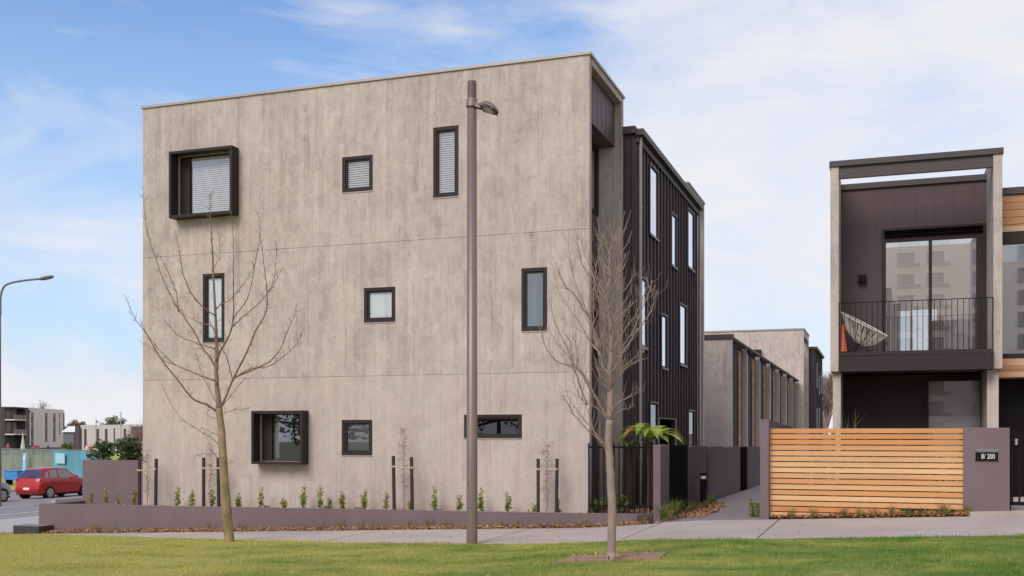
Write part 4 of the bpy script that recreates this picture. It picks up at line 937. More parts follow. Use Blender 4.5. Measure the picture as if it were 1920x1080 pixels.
spurs(tw_, L2, rt_, .014, .12, .52, .0036, .10, 1.3, False)
cm.build('branches', 'bark_red', rt2, smooth=True); tw_.build('twigs', 'bark_red', rt2)
mz = .225
c4 = [at(x, y, Z=mz) for x, y in ((1040, 1046), (1237, 1051), (1250, 1038), (1068, 1034))]
gnd([(p.x, p.y) for p in c4], .02, 'mulch_square', 'dirt', .2)

def branching(mb, tb, p, d, l, r, lev, rnd, up=.15, spread=.6, shrink=.72):
    n = 3; pts = [p]; 
    for k in range(n):
        d = (d + Vector((rnd.uniform(-1, 1), rnd.uniform(-1, 1), rnd.uniform(-.6, 1))) * .14 + Vector((0, 0, up * .3))).normalized(); pts.append(pts[-1] + d * l / n)
    (mb if lev > 1 else tb).tube(pts, [r, r * .88, r * .78, r * .66], 6 if lev > 2 else 3, False)
    if lev <= 0: return
    for k in range(rnd.randint(3, 4) if lev > 1 else rnd.randint(3, 5)):
        q = pts[rnd.randint(1, n)]; s = d.cross(Vector((rnd.uniform(-1, 1), rnd.uniform(-1, 1), rnd.uniform(-1, 1)))).normalized()
        branching(mb, tb, q, (d + s * rnd.uniform(.5, 1.2) * spread * 1.4 + Vector((0, 0, up))).normalized(), l * shrink * rnd.uniform(.75, 1.15), r * .6, lev - 1, rnd, up, spread, shrink)
def far_tree(label, loc, h, seed, lev=5, m='twig_far', group=None, up=.2, spread=.6, r=None):
    rnd = random.Random(seed); t = thing('bare_tree', label, 'tree', loc, 0, group); a, b_ = MB(), MB()
    branching(a, b_, Vector((0, 0, 0)), Vector((0, 0, 1)), h * .30, r or h * .022, lev, rnd, up, spread)
    a.build('trunk', m, t, local=True); b_.build('twigs', m, t, local=True); return t
def leafy(mb, c, rad, n, size, rnd, flat=1.0):
    for _ in range(n):
        while True:
            v = Vector((rnd.uniform(-1, 1), rnd.uniform(-1, 1), rnd.uniform(-1, 1)))
            if v.length < 1: break
        p = Vector(c) + Vector((v.x * rad[0], v.y * rad[1], v.z * rad[2]))
        a = Vector((rnd.uniform(-1, 1), rnd.uniform(-1, 1), rnd.uniform(-.6, .8))).normalized(); s = a.cross(Vector((rnd.uniform(-1, 1), rnd.uniform(-1, 1), rnd.uniform(-1, 1)))).normalized()
        L = size * rnd.uniform(.7, 1.3); mb.add([p, p + a * L * .5 + s * L * .24, p + a * L, p + a * L * .5 - s * L * .24], [(0, 1, 2, 3)])
for i, (x, y, t, h, sd, lb) in enumerate([(1551, 800, 95, 10.5, 3, 'bare brown tree visible in the gap just left of the balcony house'), (1543, 800, 112, 12.5, 4, 'taller bare tree behind the far dark metal wing'),
        (1388, 800, 118, 17.5, 5, 'bare reddish tree top showing above the far concrete roof'), (1372, 800, 125, 16.0, 9, 'faint bare tree top behind the left end of the far concrete roof')]):
    p = at(x, 812, t=t); far_tree(lb, (p.x, p.y, 0), h, sd, 6 if i < 2 else 5, up=.35, spread=.5)

# ================================================================ SHRUBS, SEEDLINGS, SAPLINGS
def seedling(px, ytop, i, label, m='leaf_y', Y=19.22, wide=.07, name='shrub_seedling', group='young shrubs planted along the concrete wall', dens=1.0):
    rnd = random.Random(100 + i); p = at(px, ytop, Y=Y); z0 = pz(p.x) - .06; h = p.z - z0
    t = thing(name, label, 'shrub', (p.x, Y, z0), 0, group); st = MB(); lf = MB()
    for k in range(rnd.randint(2, 3)):
        a = rnd.uniform(0, 6.28); tip = Vector((math.cos(a) * wide * rnd.uniform(.3, 1.3) * (k > 0), math.sin(a) * wide * (k > 0), h * (1 if k == 0 else rnd.uniform(.55, .9))))
        mid = tip * .5 + Vector((rnd.uniform(-.02, .02), 0, 0)); st.tube([(0, 0, 0), mid, tip], [.006, .004, .003], 4, False)
        n = int(40 * dens * tip.length / .3) + 6
        for j in range(n):
            u = .18 + .82 * j / n; q = Vector((0, 0, 0)).lerp(mid, u * 2) if u < .5 else mid.lerp(tip, u * 2 - 1)
            leafy(lf, q, (.02, .02, .015), 1, .072 * (1.15 - .5 * u), rnd)
    st.build('stem', 'twig', t, local=True); lf.build('leaves', m, t, local=True)
sl_ = [(334, 911), (361, 918), (399, 917), (447, 925), (491, 914), (532, 934), (570, 910), (602, 912), (616, 934), (641, 921), (685, 917), (724, 924), (771, 935), (814, 912), (862, 927), (903, 914), (951, 922), (1001, 945), (1047, 935)]
ords = ['first', 'second', 'third', 'fourth', 'fifth', 'sixth', 'seventh', 'eighth', 'ninth', 'tenth', 'eleventh', 'twelfth', 'thirteenth', 'fourteenth', 'fifteenth', 'sixteenth', 'seventeenth', 'eighteenth', 'nineteenth']
for i, (x, y) in enumerate(sl_): seedling(x, y, i, 'small green shrub seedling, %s from the left along the foot of the concrete wall' % ords[i])
for i, (x, y, lb) in enumerate([(170, 916, 'thin yellow green seedling at the left end of the plum garden wall'), (199, 915, 'thin seedling in front of the middle of the plum garden wall'), (222, 927, 'low seedling right of the middle of the plum garden wall'), (251, 915, 'seedling beside the leftmost dark stake')]):
    seedling(x, y, 40 + i, lb, 'leaf_y', 19.4, .03, group='seedlings in front of the garden wall', dens=.6)
for i, x in enumerate((500, 613, 672, 820)):
    rnd = random.Random(i); p = at(x, 950, Y=19.1); m = MB(); leafy(m, (p.x, 19.1, pz(p.x) - .02), (.10, .09, .04), 90, .05, rnd)
    tag(m.build('ground_cover_plant', 'leaf_d'), 'low dark green mat plant in the planter, %s from the left' % ords[i], 'plant', 'low mat plants in the planter')
def sapling(px, ytop, sx, sy, i, where):
    rnd = random.Random(200 + i); Y = 19.15; p = at(px, ytop, Y=Y); z0 = pz(p.x) - .06; h = p.z - z0
    t = thing('wiry_sapling', 'thin wiry bare sapling tied between two dark stakes, ' + where, 'tree', (p.x, Y, z0), 0, 'staked saplings along the concrete wall')
    a = MB(); b_ = MB(); pts = [Vector((rnd.uniform(-.02, .02), 0, h * k / 6)) for k in range(7)]; a.tube(pts, [.010 - .001 * k for k in range(7)], 5)
    for k in range(120):
        u = rnd.uniform(.2, 1); q = pts[0].lerp(pts[-1], u); an = rnd.uniform(0, 6.28); l = rnd.uniform(.08, .27) * (1 - abs(u - .75) * .9)
        d = Vector((math.cos(an), math.sin(an) * .7, rnd.uniform(-.5, .7))); e = q + d * l * .5; e2 = e + (d + Vector((rnd.uniform(-1, 1), rnd.uniform(-1, 1), rnd.uniform(-1, 1)))) * l * .4
        b_.tube([q, e, e2], [.0022, .0018, .0014], 3, False)
        for _ in range(2): f = e + Vector((rnd.uniform(-1, 1), rnd.uniform(-1, 1), rnd.uniform(-1, 1))) * .07; b_.tube([e, f], [.0015, .001], 3, False)
    a.build('stem', 'bark_pale', t, local=True); b_.build('twigs', 'twig_far', t, local=True)
    s = thing('tree_support', 'pair of dark stakes with a hessian tie, ' + where, 'stakes', (p.x, Y, z0), 0, 'stake pairs in the planter')
    for k, (x, y) in enumerate(zip(sx, sy)):
        q = at(x, y, Y=Y); m = MB(); m.box(q.x - .026, q.x + .026, Y - .02, Y + .03, z0 - .3, q.z, Matrix.Translation((q.x, Y, z0)) @ Matrix.Rotation(R(rnd.uniform(-1.2, 1.2)), 4, 'Y') @ Matrix.Translation((-q.x, -Y, -z0))); m.build('stake', 'stake', s)
    qa, qb = at(sx[0], sy[0] + 20, Y=Y), at(sx[1], sy[1] + 20, Y=Y)
    m = MB(); m.tube([qa + Vector((-.035, -.03, 0)), qa + Vector((.03, -.032, .0)), (qa + qb) / 2 + Vector((0, -.02, -.01)), qb + Vector((-.03, -.032, 0)), qb + Vector((.035, -.03, 0))], .013, 6); m.box(qa.x - .032, qa.x + .032, Y - .028, Y + .036, qa.z - .02, qa.z + .02); m.box(qb.x - .032, qb.x + .032, Y - .028, Y + .036, qb.z - .02, qb.z + .02); m.build('tie', 'tie', s)
sapling(277, 845, (261, 291.5), (862, 860), 0, 'at the left building corner')
sapling(395, 830, (381.5, 410), (858, 858), 1, 'behind the mossy tree trunk')
sapling(757, 803, (739, 773), (855, 857), 2, 'left of the street lamp')
sapling(1025, 832, (1009, 1043), (860, 860), 3, 'nearest the black fence')
# bushes behind the garden wall
for i, (x, y, rr) in enumerate([(213, 842, .62), (243, 838, .58)]):
    rnd = random.Random(i + 9); c = at(x, y, t=27.5); t = thing('evergreen_bush', ['broad glossy evergreen bush behind the left of the plum garden wall', 'evergreen bush touching the corner of the concrete building behind the garden wall'][i], 'bush', (c.x, c.y, gz(c.x)), 0, 'bushes behind the garden wall')
    lf = MB(); st = MB()
    for k in range(26):
        a = rnd.uniform(0, 6.28); q = Vector((math.cos(a) * rr * rnd.uniform(.2, .95), math.sin(a) * rr * .8 * rnd.random(), rnd.uniform(-1.4, .16) - .25 * rnd.random())) + Vector((0, 0, c.z - gz(c.x)))
        st.tube([(0, 0, .0), Vector((q.x * .5, q.y * .5, q.z * .6)), q], [.018, .012, .005], 4, False); leafy(lf, q, (.17, .17, .22), 90, .13, rnd)
    st.build('stems', 'twig', t, local=True); lf.build('leaves', 'leaf_d', t, local=True)
# grass tufts
def tuft(p, h, n, m, label, cat, group, rnd, spread=.5, name='grass_tuft'):
    mb = MB()
    for k in range(n):
        a = rnd.uniform(0, 6.28); l = h * rnd.uniform(.5, 1.1); o_ = Vector((rnd.uniform(-.05, .05), rnd.uniform(-.04, .04), 0)); d = Vector((math.cos(a), math.sin(a), 0)); w_ = d.cross(Vector((0, 0, 1))) * .0045
        e1 = o_ + d * l * spread * .35 + Vector((0, 0, l * .6)); e2 = o_ + d * l * spread * rnd.uniform(.6, 1.3) + Vector((0, 0, l * rnd.uniform(.75, 1.))); P = Vector(p)
        mb.add([P + o_ - w_, P + o_ + w_, P + e1 + w_ * .8, P + e1 - w_ * .8, P + e2], [(0, 1, 2, 3), (3, 2, 4)])
    return tag(mb.build(name, m), label, cat, group)
rg = random.Random(77)
for k, x in enumerate([150, 176, 190, 226, 256, 268, 300, 330, 362, 395, 452, 470, 500, 545, 575, 600, 640, 682, 700, 725, 770, 800, 835, 915, 943, 968, 1040, 1052, 1090, 1105, 1170, 1195, 1212]):
    q = at(x, 985, Y=18.62); gr = k % 5 in (0, 3)
    tuft((q.x, 18.55 + rg.uniform(-.05, .08), gz(q.x) - .03), rg.uniform(.16, .34), rg.randint(16, 34), 'blade_g' if gr and k < 12 else 'blade', 'dry grass tuft at the foot of the low planter wall, %s from the left' % ordw(k), 'grass tuft', 'grass tufts along the planter wall', rg)
for k, x in enumerate([1484, 1527, 1583, 1612, 1638, 1672, 1700, 1728, 1765, 1775, 1812]):
    q = at(x, 965, Y=18.66); tuft((q.x, 18.64 + rg.uniform(-.02, .03), gz(q.x) + .02), rg.uniform(.16, .26), 34, 'blade' if k % 3 else 'blade_g', 'dry grass tuft in front of the cedar slat fence, %s from the left' % ordw(k), 'grass tuft', 'grass tufts along the cedar fence', rg)
for k, (x, y, h, m_, n) in enumerate([(-3.70, 19.1, .40, 'blade_g', 90), (-3.60, 19.5, .42, 'blade_g', 90), (-3.62, 20.1, .34, 'blade_g', 70), (-3.45, 20.3, .26, 'blade', 70), (-3.5, 21.2, .26, 'blade', 70), (-3.55, 18.8, .24, 'blade', 50), (-3.35, 21.6, .22, 'blade', 60), (-3.5, 23.2, .30, 'blade_g', 40), (-3.5, 24.0, .26, 'blade_g', 30)]):
    tuft((x, y, gz(x) + .02), h, n, m_, ['tall green tuft nearest the plum pier', 'widest green tuft right of the plum pier', 'green tuft between pier and side gate', 'short dry tuft in front of the side gate', 'dry tuft just left of the bollard light', 'dry tuft where the planter wall turns', 'lowest dry tuft at the foot of the bollard light', 'green tuft right of the bollard light', 'farthest small green tuft along the lane wall'][k], 'grass tuft', 'grass tufts beside the lane', rg, .7)
rnd = random.Random(4); q = at(1415, 972, Z=.22); t = thing('shrub', 'small green shrub at the foot of the tall plum boundary wall', 'shrub', (q.x, q.y, .13)); lf = MB(); st = MB()
for k in range(12):
    e = Vector((rnd.uniform(-.12, .12), rnd.uniform(-.1, .1), rnd.uniform(.12, .42))); st.tube([(0, 0, 0), e], [.006, .003], 4, False); leafy(lf, e * .9, (.05, .05, .08), 34, .04, rnd)
st.build('stem', 'twig', t, local=True); lf.build('leaves', 'leaf', t, local=True)
for i, (x, y, rr) in enumerate([(1124, 950, .16), (1168, 948, .15)]):
    rnd = random.Random(60 + i); q = at(x, y, Y=19.6); lf = MB(); 
    for k in range(14): leafy(lf, (q.x + rnd.uniform(-rr, rr), 19.6 + rnd.uniform(-.12, .12), q.z + rnd.uniform(-.14, .14)), (.06, .06, .07), 36, .055, rnd)
    tag(lf.build('garden_shrub', 'leaf'), ['rounded green shrub behind the left end of the black bar fence', 'green shrub behind the middle of the black bar fence'][i], 'shrub', 'shrubs behind the bar fence')
for i, (x, y) in enumerate([(1590, 790), (1606, 788), (1625, 795)]):
    q = at(x, 802, Y=20.2); tuft((q.x, 20.2, 1.25), [1.05, 1.0, .9][i], [22, 16, 5][i], 'blade_g', ['spiky green grass leaves rising above the cedar fence', 'taller spray of spiky leaves above the cedar fence', 'thin dry stalks above the cedar fence'][i], 'plant', 'spiky plants behind the cedar fence', rg, .35, 'spiky_plant')
for i, x in enumerate((-1.45, -1.1, -.7, -.25, .25, .7, 1.15)):  # shrubs added behind the fence so the slat gaps read dark
    rnd = random.Random(800 + i); lf = MB()
    for k in range(18): leafy(lf, (x + rnd.uniform(-.35, .35), 19.9 + rnd.uniform(-.2, .2), .5 + rnd.uniform(-.2, .75)), (.15, .15, .16), 60, .09, rnd)
    tag(lf.build('hedge_shrub', 'leaf_d'), 'dark leafy shrub glimpsed through the cedar slats, %s from the left' % ordw(i), 'shrub', 'shrubs behind the cedar fence')
# tree ferns
def tree_fern(px, yc, Y, R_, n, label, seed, brown):
    rnd = random.Random(seed); c = at(px, yc, Y=Y); t = thing('tree_fern', label, 'tree fern', (c.x, Y, .15), 0, 'tree ferns behind the bar fence')
    h = c.z - .15; m = MB(); m.tube([(0, 0, -.2), (.01, 0, h * .5), (0, 0, h)], [.075, .06, .07], 10); m.build('trunk', 'fern_trunk', t, local=True)
    for k in range(n):
        a = 6.283 * k / n + rnd.uniform(-.15, .15); L = R_ * rnd.uniform(.85, 1.15); lift = rnd.uniform(.50, 1.05); d = Vector((math.cos(a), math.sin(a), 0)); sd2 = Vector((-math.sin(a), math.cos(a), 0))
        def fp(u): return Vector((0, 0, h)) + d * L * u * (1 - .12 * u) + Vector((0, 0, L * (lift * 1.5 * u - (lift * 1.2 + .22) * u * u)))
        f = MB(); f.tube([fp(u / 8) for u in range(9)], [.008 - .0008 * j for j in range(9)], 4, False)
        q = 32
        for j in range(2, q):
            u = j / q; p = fp(u); tn = (fp(min(1, u + .02)) - fp(u - .02)).normalized(); ll = L * .17 * math.sin(math.pi * min(1, u * .92 + .12)) ** .8
            for s in (-1, 1):
                e = p + (sd2 * s + tn * .45 + Vector((0, 0, -.08))).normalized() * ll; wv = tn * L * .0125
                mid = p.lerp(e, .5)
                f.add([p - wv * .7, mid - wv, e, mid + wv, p + wv * .7], [(0, 1, 2, 3, 4)])
        f.build('frond', 'fern_brown' if (brown and k in brown) else 'fern', t, local=True)
tree_fern(1218, 828, 20.6, (.80), 24, 'green tree fern with some browning fronds beside the plum pier', 3, (0, 16, 1))
tree_fern(1180, 838, 20.9, .40, 9, 'smaller tree fern with reddish trunk behind the black bar fence', 5, ())
# leaf litter and bark chips
def litter(name, label_kind, regions, m, size, seed):
    rnd = random.Random(seed); mb = MB()
    for (x0, x1, y0, y1, n, zf) in regions:
        for _ in range(n):
            x = rnd.uniform(x0, x1); y = rnd.uniform(y0, y1); p = Vector((x, y, zf(x) + rnd.uniform(.002, .03))); a = Vector((rnd.uniform(-1, 1), rnd.uniform(-1, 1), rnd.uniform(-.4, .6))).normalized(); s = a.cross(Vector((rnd.uniform(-.5, .5), rnd.uniform(-.5, .5), 1))).normalized(); L = size * rnd.uniform(.5, 1.4)
            mb.add([p, p + a * L * .5 + s * L * .35, p + a * L, p + a * L * .5 - s * L * .35], [(0, 1, 2, 3)])
    tag(mb.build(name, m), kind='stuff')
litter('leaf_litter', '', [(-17.6, -4.6, 18.42, 18.75, 5200, lambda x: gz(x) + .012), (-17.6, -4.6, 18.30, 18.45, 700, lambda x: gz(x)), (-20, -17.7, 18.25, 18.8, 500, lambda x: gz(x) - .02), (-4.6, -3.9, 18.45, 18.72, 200, gz), (fx0, 1.36, 18.58, 18.67, 900, lambda x: gz(x) + .03), (fx0, 1.36, 18.66, 18.78, 900, lambda x: bedz(x)), (fx0, 1.36, 18.78, 19.6, 900, lambda x: bedz(x)),
   (-3.75, -3.0, 19.2, 22.6, 1100, lambda x: gz(x) + .03), (-17.3, XR, 18.95, 19.5, 900, lambda x: pz(x) - .06), (XR, -3.9, 18.95, 20.5, 600, lambda x: pz(x) - .06), (c4[0].x, c4[1].x - .1, c4[0].y + .03, c4[2].y - .05, 60, lambda x: gz(x) + .045)], 'dead', .05, 21)
litter('scattered_leaves', '', [(-12, 4, 9, 15.4, 70, lambda x: gz(x) + .06), (-10, 4, 15.7, 18.4, 45, lambda x: gz(x) + .002)], 'dead', .05, 22)
# lawn blades
import numpy as np
def grass():
    r = np.random.default_rng(3); n = 520000
    x = r.uniform(-22, 8, n); y = r.uniform(6.0, 18.3, n)
    ex = np.array([e[0] for e in EDGE]); ey = np.array([e[1] for e in EDGE]); edge = np.interp(x, ex, ey)
    dep = -x * FV.x * -1 + y * FV.y; dep = x * FV.x + y * FV.y; sx = (x * RV.x + y * RV.y) / np.maximum(dep, .1)
    keep = (y < edge + .015 + r.normal(0, .02, n)) & (dep > 8.6) & (np.abs(sx) < .56)
    px_, py_ = [p.x for p in c4], [p.y for p in c4]
    keep &= ~((x > min(px_) + .1) & (x < max(px_) - .1) & (y > min(py_) + .04) & (y < max(py_) - .06))
    x, y = x[keep], y[keep]; n = len(x); print('blades', n)
    z = np.interp(x, [-40, -5, -3, 4], [gz(-40), gz(-5), gz(-3), gz(4)]) + .004
    a = r.uniform(0, 6.283, n); edge2 = np.interp(x, ex, ey); h = r.uniform(.014, .036, n) * (1 + .6 * np.exp(-(edge2 - y) * 7) * r.uniform(0, 1, n)) * (1 + .5 * np.sin(x * 9.1 + 3 * np.sin(y * 5.3)) * np.sin(y * 11.7 + 2 * np.sin(x * 4.1))) * (1 + .5 * np.sin(x * 1.7 + y * 2.1) * np.sin(y * 1.3 - x)); w_ = r.uniform(.003, .0055, n); b_ = r.uniform(0, 6.283, n); l = r.uniform(.2, .9, n) * h
    v = np.empty((n, 3, 3)); ca, sa = np.cos(a) * w_, np.sin(a) * w_
    v[:, 0] = np.stack([x - ca, y - sa, z - .004], 1); v[:, 1] = np.stack([x + ca, y + sa, z - .004], 1); v[:, 2] = np.stack([x + np.cos(b_) * l, y + np.sin(b_) * l, z + h], 1)
    me = bpy.data.meshes.new('grass'); me.vertices.add(3 * n); me.vertices.foreach_set('co', v.ravel()); me.loops.add(3 * n); me.loops.foreach_set('vertex_index', np.arange(3 * n, dtype=np.int32))
    me.polygons.add(n); me.polygons.foreach_set('loop_start', np.arange(0, 3 * n, 3, dtype=np.int32)); me.update(); me.validate()
    me.materials.append(MT['grass']); o = bpy.data.objects.new('grass', me); C.objects.link(o); tag(o, kind='stuff')
grass()
# stone block
q = at(75, 987, Y=18.3)
sb = thing('stone_block', 'low dark basalt block at the corner of the lawn beside the planter wall', 'block', (-17.65, 18.5, gz(-17.6)))
m = MB(); m.box(-18.0, -17.30, 18.30, 18.72, -.9, q.z - .006); m.build('body', 'basalt', sb); m = MB(); m.box(-18.005, -17.295, 18.295, 18.725, q.z - .005, q.z + .002); m.build('top', 'basalt_top', sb)

# ================================================================ CARS
def paint(name, col):
    m, nt, b_ = newmat(name); b_.inputs['Base Color'].default_value = (*col, 1); b_.inputs['Roughness'].default_value = .28; b_.inputs['Coat Weight'].default_value = .35; b_.inputs['Coat Roughness'].default_value = .06
    v = coords(nt); bump(nt, b_, noise(nt, v, 1.5, 3), .05, .01); MT[name] = m
paint('red_paint', (.40, .008, .008)); paint('silver_paint', (.32, .32, .33)); paint('tail_red', (.45, .02, .02))
MT['tyre'] = mat('tyre', (.018, .017, .017), .85, 0, .2, 9); MT['hub'] = mat('hubcap', (.46, .46, .47), .35, .6, .06, 3)
MT['carglass'] = glass('car_glass', (.30, .33, .33), .16)
MT['plate'] = mat('number_plate', (.70, .70, .66), .5, 0, .05, 4)
def car(label, body, x, y, z, rz, sedan=False):
    t = thing('parked_car', label, 'car', (x, y, z), rz, 'cars parked along the street')
    st = [(0, .62, .34, .60, .62, .55), (.03, .72, .26, .74, .76, .60), (.10, .765, .22, .90, .955, .68), (.40, .78, .20, .93, 1.385, .565), (.62, .785, .20, .935, 1.44, .575), (1.35, .79, .20, .94, 1.465, .585),
          (1.95, .79, .20, .93, 1.42, .565), (2.62, .78, .20, .92, .985, .68), (3.0, .77, .20, .885, .93, .62), (3.35, .73, .22, .78, .80, .58), (3.48, .66, .28, .62, .64, .52), (3.53, .58, .36, .54, .55, .45)]
    def sec(s):
        xx, w_, zs, zb, zt, wt = s; pr_ = [(w_ * .86, zs), (w_ * .985, zs + .07), (w_, (zs + zb) * .5 + .02), (w_ * .985, zb - .05), (w_ * .955, zb), (wt + .02, zt - .06), (wt - .05, zt - .01), (wt * .45, zt + .012)]
        return [Vector((xx, yy, zz)) for yy, zz in pr_] + [Vector((xx, -yy, zz)) for yy, zz in reversed(pr_)]
    vs = []; n = 16
    for s in st: vs += sec(s)
    fs = [(i * n + k, i * n + (k + 1) % n, (i + 1) * n + (k + 1) % n, (i + 1) * n + k) for i in range(len(st) - 1) for k in range(n)] + [tuple(range(n))[::-1], tuple(range((len(st) - 1) * n, len(st) * n))]
    b_ = MB(); b_.add(vs, fs); bo = b_.build('body', body, t, local=True, smooth=True)
    em = bo.modifiers.new('edge', 'EDGE_SPLIT'); em.split_angle = R(38)
    def S(xx, k, side):       # point k of the section at station xx
        for a, c in zip(st, st[1:]):
            if a[0] <= xx <= c[0]:
                u = (xx - a[0]) / (c[0] - a[0]); p = sec(a)[k].lerp(sec(c)[k], u); return Vector((p.x, p.y * side, p.z))
    def pane(pts, off=(0, 0, 0), nm='side_window', mm='carglass'):
        o2 = Vector(off); g = MB(); g.add([p + o2 for p in pts] + [p + o2 * 0.2 for p in pts], [(0, 1, 2, 3), (7, 6, 5, 4), (0, 4, 5, 1), (1, 5, 6, 2), (2, 6, 7, 3), (3, 7, 4, 0)]); return g.build(nm, mm, t, local=True)
    for sd2 in (-1, 1):
        def gp(xx, f): a, c = S(xx, 4, sd2), S(xx, 5, sd2); return a.lerp(c, f)
        for x0, x1, xt0, xt1 in ((.68, 1.16, .70, 1.14), (1.25, 1.93, 1.23, 1.80)):
            pane([gp(x0, .1), gp(x1 + (.35 if x1 > 1.5 else 0), .1), gp(xt1, .93), gp(xt0, .93)], (0, .012 * sd2, .004), 'side_window')
        pane([gp(.28, .15), gp(.58, .12), gp(.60, .88), gp(.50, .80)], (0, .012 * sd2, .004), 'rear_quarter_window')
        tl = MB(); tl.box(.05, .17, sd2 * .70 - .035, sd2 * .70 + .045, .76, .96); tl.build('tail_light', 'tail_red', t, local=True, bevel=.02)
        hl = MB(); hl.box(3.28, 3.46, sd2 * .56 - .12, sd2 * .56 + .12, .60, .74); hl.build('headlight', 'hub', t, local=True, bevel=.03)
        mr = MB(); mr.box(2.18, 2.30, sd2 * .90 - .07, sd2 * .90 + .07, .96, 1.08); mr.build('wing_mirror', body, t, local=True, bevel=.03)
        dh = MB(); dh.box(1.28, 1.40, sd2 * .795 - .012, sd2 * .795 + .012, .80, .83); dh.box(.78, .90, sd2 * .795 - .012, sd2 * .795 + .012, .80, .83); dh.build('door_handle', 'black', t, local=True)
        tr_ = MB(); tr_.box(.15, 3.3, sd2 * .79 - .012, sd2 * .79 + .014, .185, .25); tr_.build('sill_trim', 'black', t, local=True)
        for wx in (.62, 2.92):
            ar = MB(); ar.tube([(wx, sd2 * .60, .29), (wx, sd2 * .796, .29)], .325, 24); ar.build('wheel_arch', 'black', t, local=True)
            wh = MB(); wh.tube([(wx, sd2 * .62, .285), (wx, sd2 * .65, .285), (wx, sd2 * .80, .285), (wx, sd2 * .812, .285)], [.26, .285, .285, .265], 28); wo2 = wh.build('wheel', 'tyre', t, local=True)
            hb2 = MB(); hb2.tube([(wx, sd2 * .806, .285), (wx, sd2 * .822, .285)], [.215, .19], 24)
            hc = hb2.build('hubcap', 'hub', wo2, local=True)
            sp_ = MB()
            for k in range(6): q2 = math.pi * 2 * k / 6 + .3; sp_.tube([(wx + math.cos(q2) * .135, sd2 * .81, .285 + math.sin(q2) * .135), (wx + math.cos(q2) * .135, sd2 * .8265, .285 + math.sin(q2) * .135)], .026, 8)
            sp_.build('hubcap_holes', 'tyre', wo2, local=True)
    def wrap(x0, x1, nm, off):
        rows = []
        for xx in (x0, (x0 + x1) / 2, x1): rows.append([S(xx, k, 1) for k in (5, 6, 7)] + [S(xx, k, -1) for k in (7, 6, 5)])
        g = MB(); o3 = Vector(off); vs = [p + o3 for r_ in rows for p in r_]; g.add(vs, [(i * 6 + k, i * 6 + k + 1, i * 6 + 7 + k, i * 6 + 6 + k) for i in range(2) for k in range(5)]); return g.build(nm, 'carglass', t, local=True)
    wrap(.12, .385, 'rear_window', (-.018, 0, .01)); wrap(2.56, 1.99, 'windscreen', (.018, 0, .01))
    bp_ = MB(); bp_.box(-.05, .14, -.70, .70, .36, .56); bp_.build('rear_bumper', body, t, local=True, bevel=.04)
    pl = MB(); pl.box(-.07, -.051, -.18, .18, .44, .55); pl.build('number_plate', 'plate', t, local=True)
    wp = MB(); wp.tube([(.10, 0, 1.02), (.18, -.35, 1.12)], .012, 5); wp.build('rear_wiper', 'black', t, local=True)
    und = MB(); und.box(.2, 3.3, -.6, .6, .16, .22); und.build('underbody', 'black', t, local=True)
    return t
rp_ = at(51, 900, t=50)
car('red hatchback parked across the street behind the plum garden wall', 'red_paint', rp_.x, rp_.y, gz(rp_.x) - .10, R(90))
sp2 = at(21, 900, t=48.2)
car('silver car with only its nose showing at the left edge', 'silver_paint', sp2.x - .65, sp2.y - 3.53, gz(sp2.x) - .10, R(90))

# ================================================================ FAR SIDE OF THE STREET
def frame_at(name, label, cat, pa, ta, pb, tb, group=None, z=-1.36):
    a, b_ = at(pa, 812, t=ta), at(pb, 812, t=tb); d = b_ - a; t = thing(name, label, cat, (a.x, a.y, z), math.atan2(d.y, d.x), group); RM[t.name] = Matrix.Identity(4); return t, Vector((d.x, d.y)).length
MT['mesh'] = None
def cloth(name, col, op):
    m, nt, b_ = newmat(name); v = coords(nt, (1, 1, .4)); f = RAMP(nt, noise(nt, v, 1.3, 5, .6, .5), [(.35, 0.), (.65, 1.)])
    nt.links.new(MIX(nt, f, tuple(c * .8 for c in col), tuple(c * 1.2 for c in col)), b_.inputs['Base Color']); b_.inputs['Roughness'].default_value = .8
    out = nt.nodes['Material Output']; tr = N(nt, 'ShaderNodeBsdfTransparent'); mx = N(nt, 'ShaderNodeMixShader', Fac=op); nt.links.new(tr.outputs[0], mx.inputs[1]); nt.links.new(b_.outputs[0], mx.inputs[2]); nt.links.new(mx.outputs[0], out.inputs[0]); MT[name] = m
cloth('mesh', (.20, .24, .235), .55); cloth('teal', (.10, .33, .44), .88)
MT['blue'] = mat('blue_plastic', (.05, .20, .50), .5); MT['blue_light'] = mat('pale_blue_sign', (.25, .50, .75), .5); MT['pale_sign'] = mat('pale_sign', (.35, .55, .68), .5, 0, .05)
sfen, Ls = frame_at('site_fence', 'temporary site fence with grey green mesh and teal screening across the street', 'fence', -14, 76, 206, 66)
n = 11; m = MB(); m2 = MB(); m3 = MB(); k7 = int(n * .55)
for k in range(n):
    x0, x1 = Ls * k / n, Ls * (k + 1) / n
    rr = .022; 
    for (a, c) in (((x0 + .03, 0, 0), (x0 + .03, 0, 2.0)), ((x1 - .03, 0, 0), (x1 - .03, 0, 2.0)), ((x0, 0, 2.0), (x1, 0, 2.0)), ((x0, 0, .2), (x1, 0, .2))): m.tube([a, c], rr, 5)
    (m2 if k < k7 else m3).box(x0 + .05, x1 - .05, .02, .03, .15, 1.96)
m.build('frame', 'steel', sfen); m2.build('mesh_screen', 'mesh', sfen); m3.build('teal_screen', 'teal', sfen)
t_, L_ = frame_at('notice_board', 'pale rectangular notice on the teal fence screen', 'sign', 106, 70.1, 123, 69.3); m = MB(); m.box(0, L_, -.08, -.03, 1.1, 1.78); m.build('board', 'pale_sign', t_)
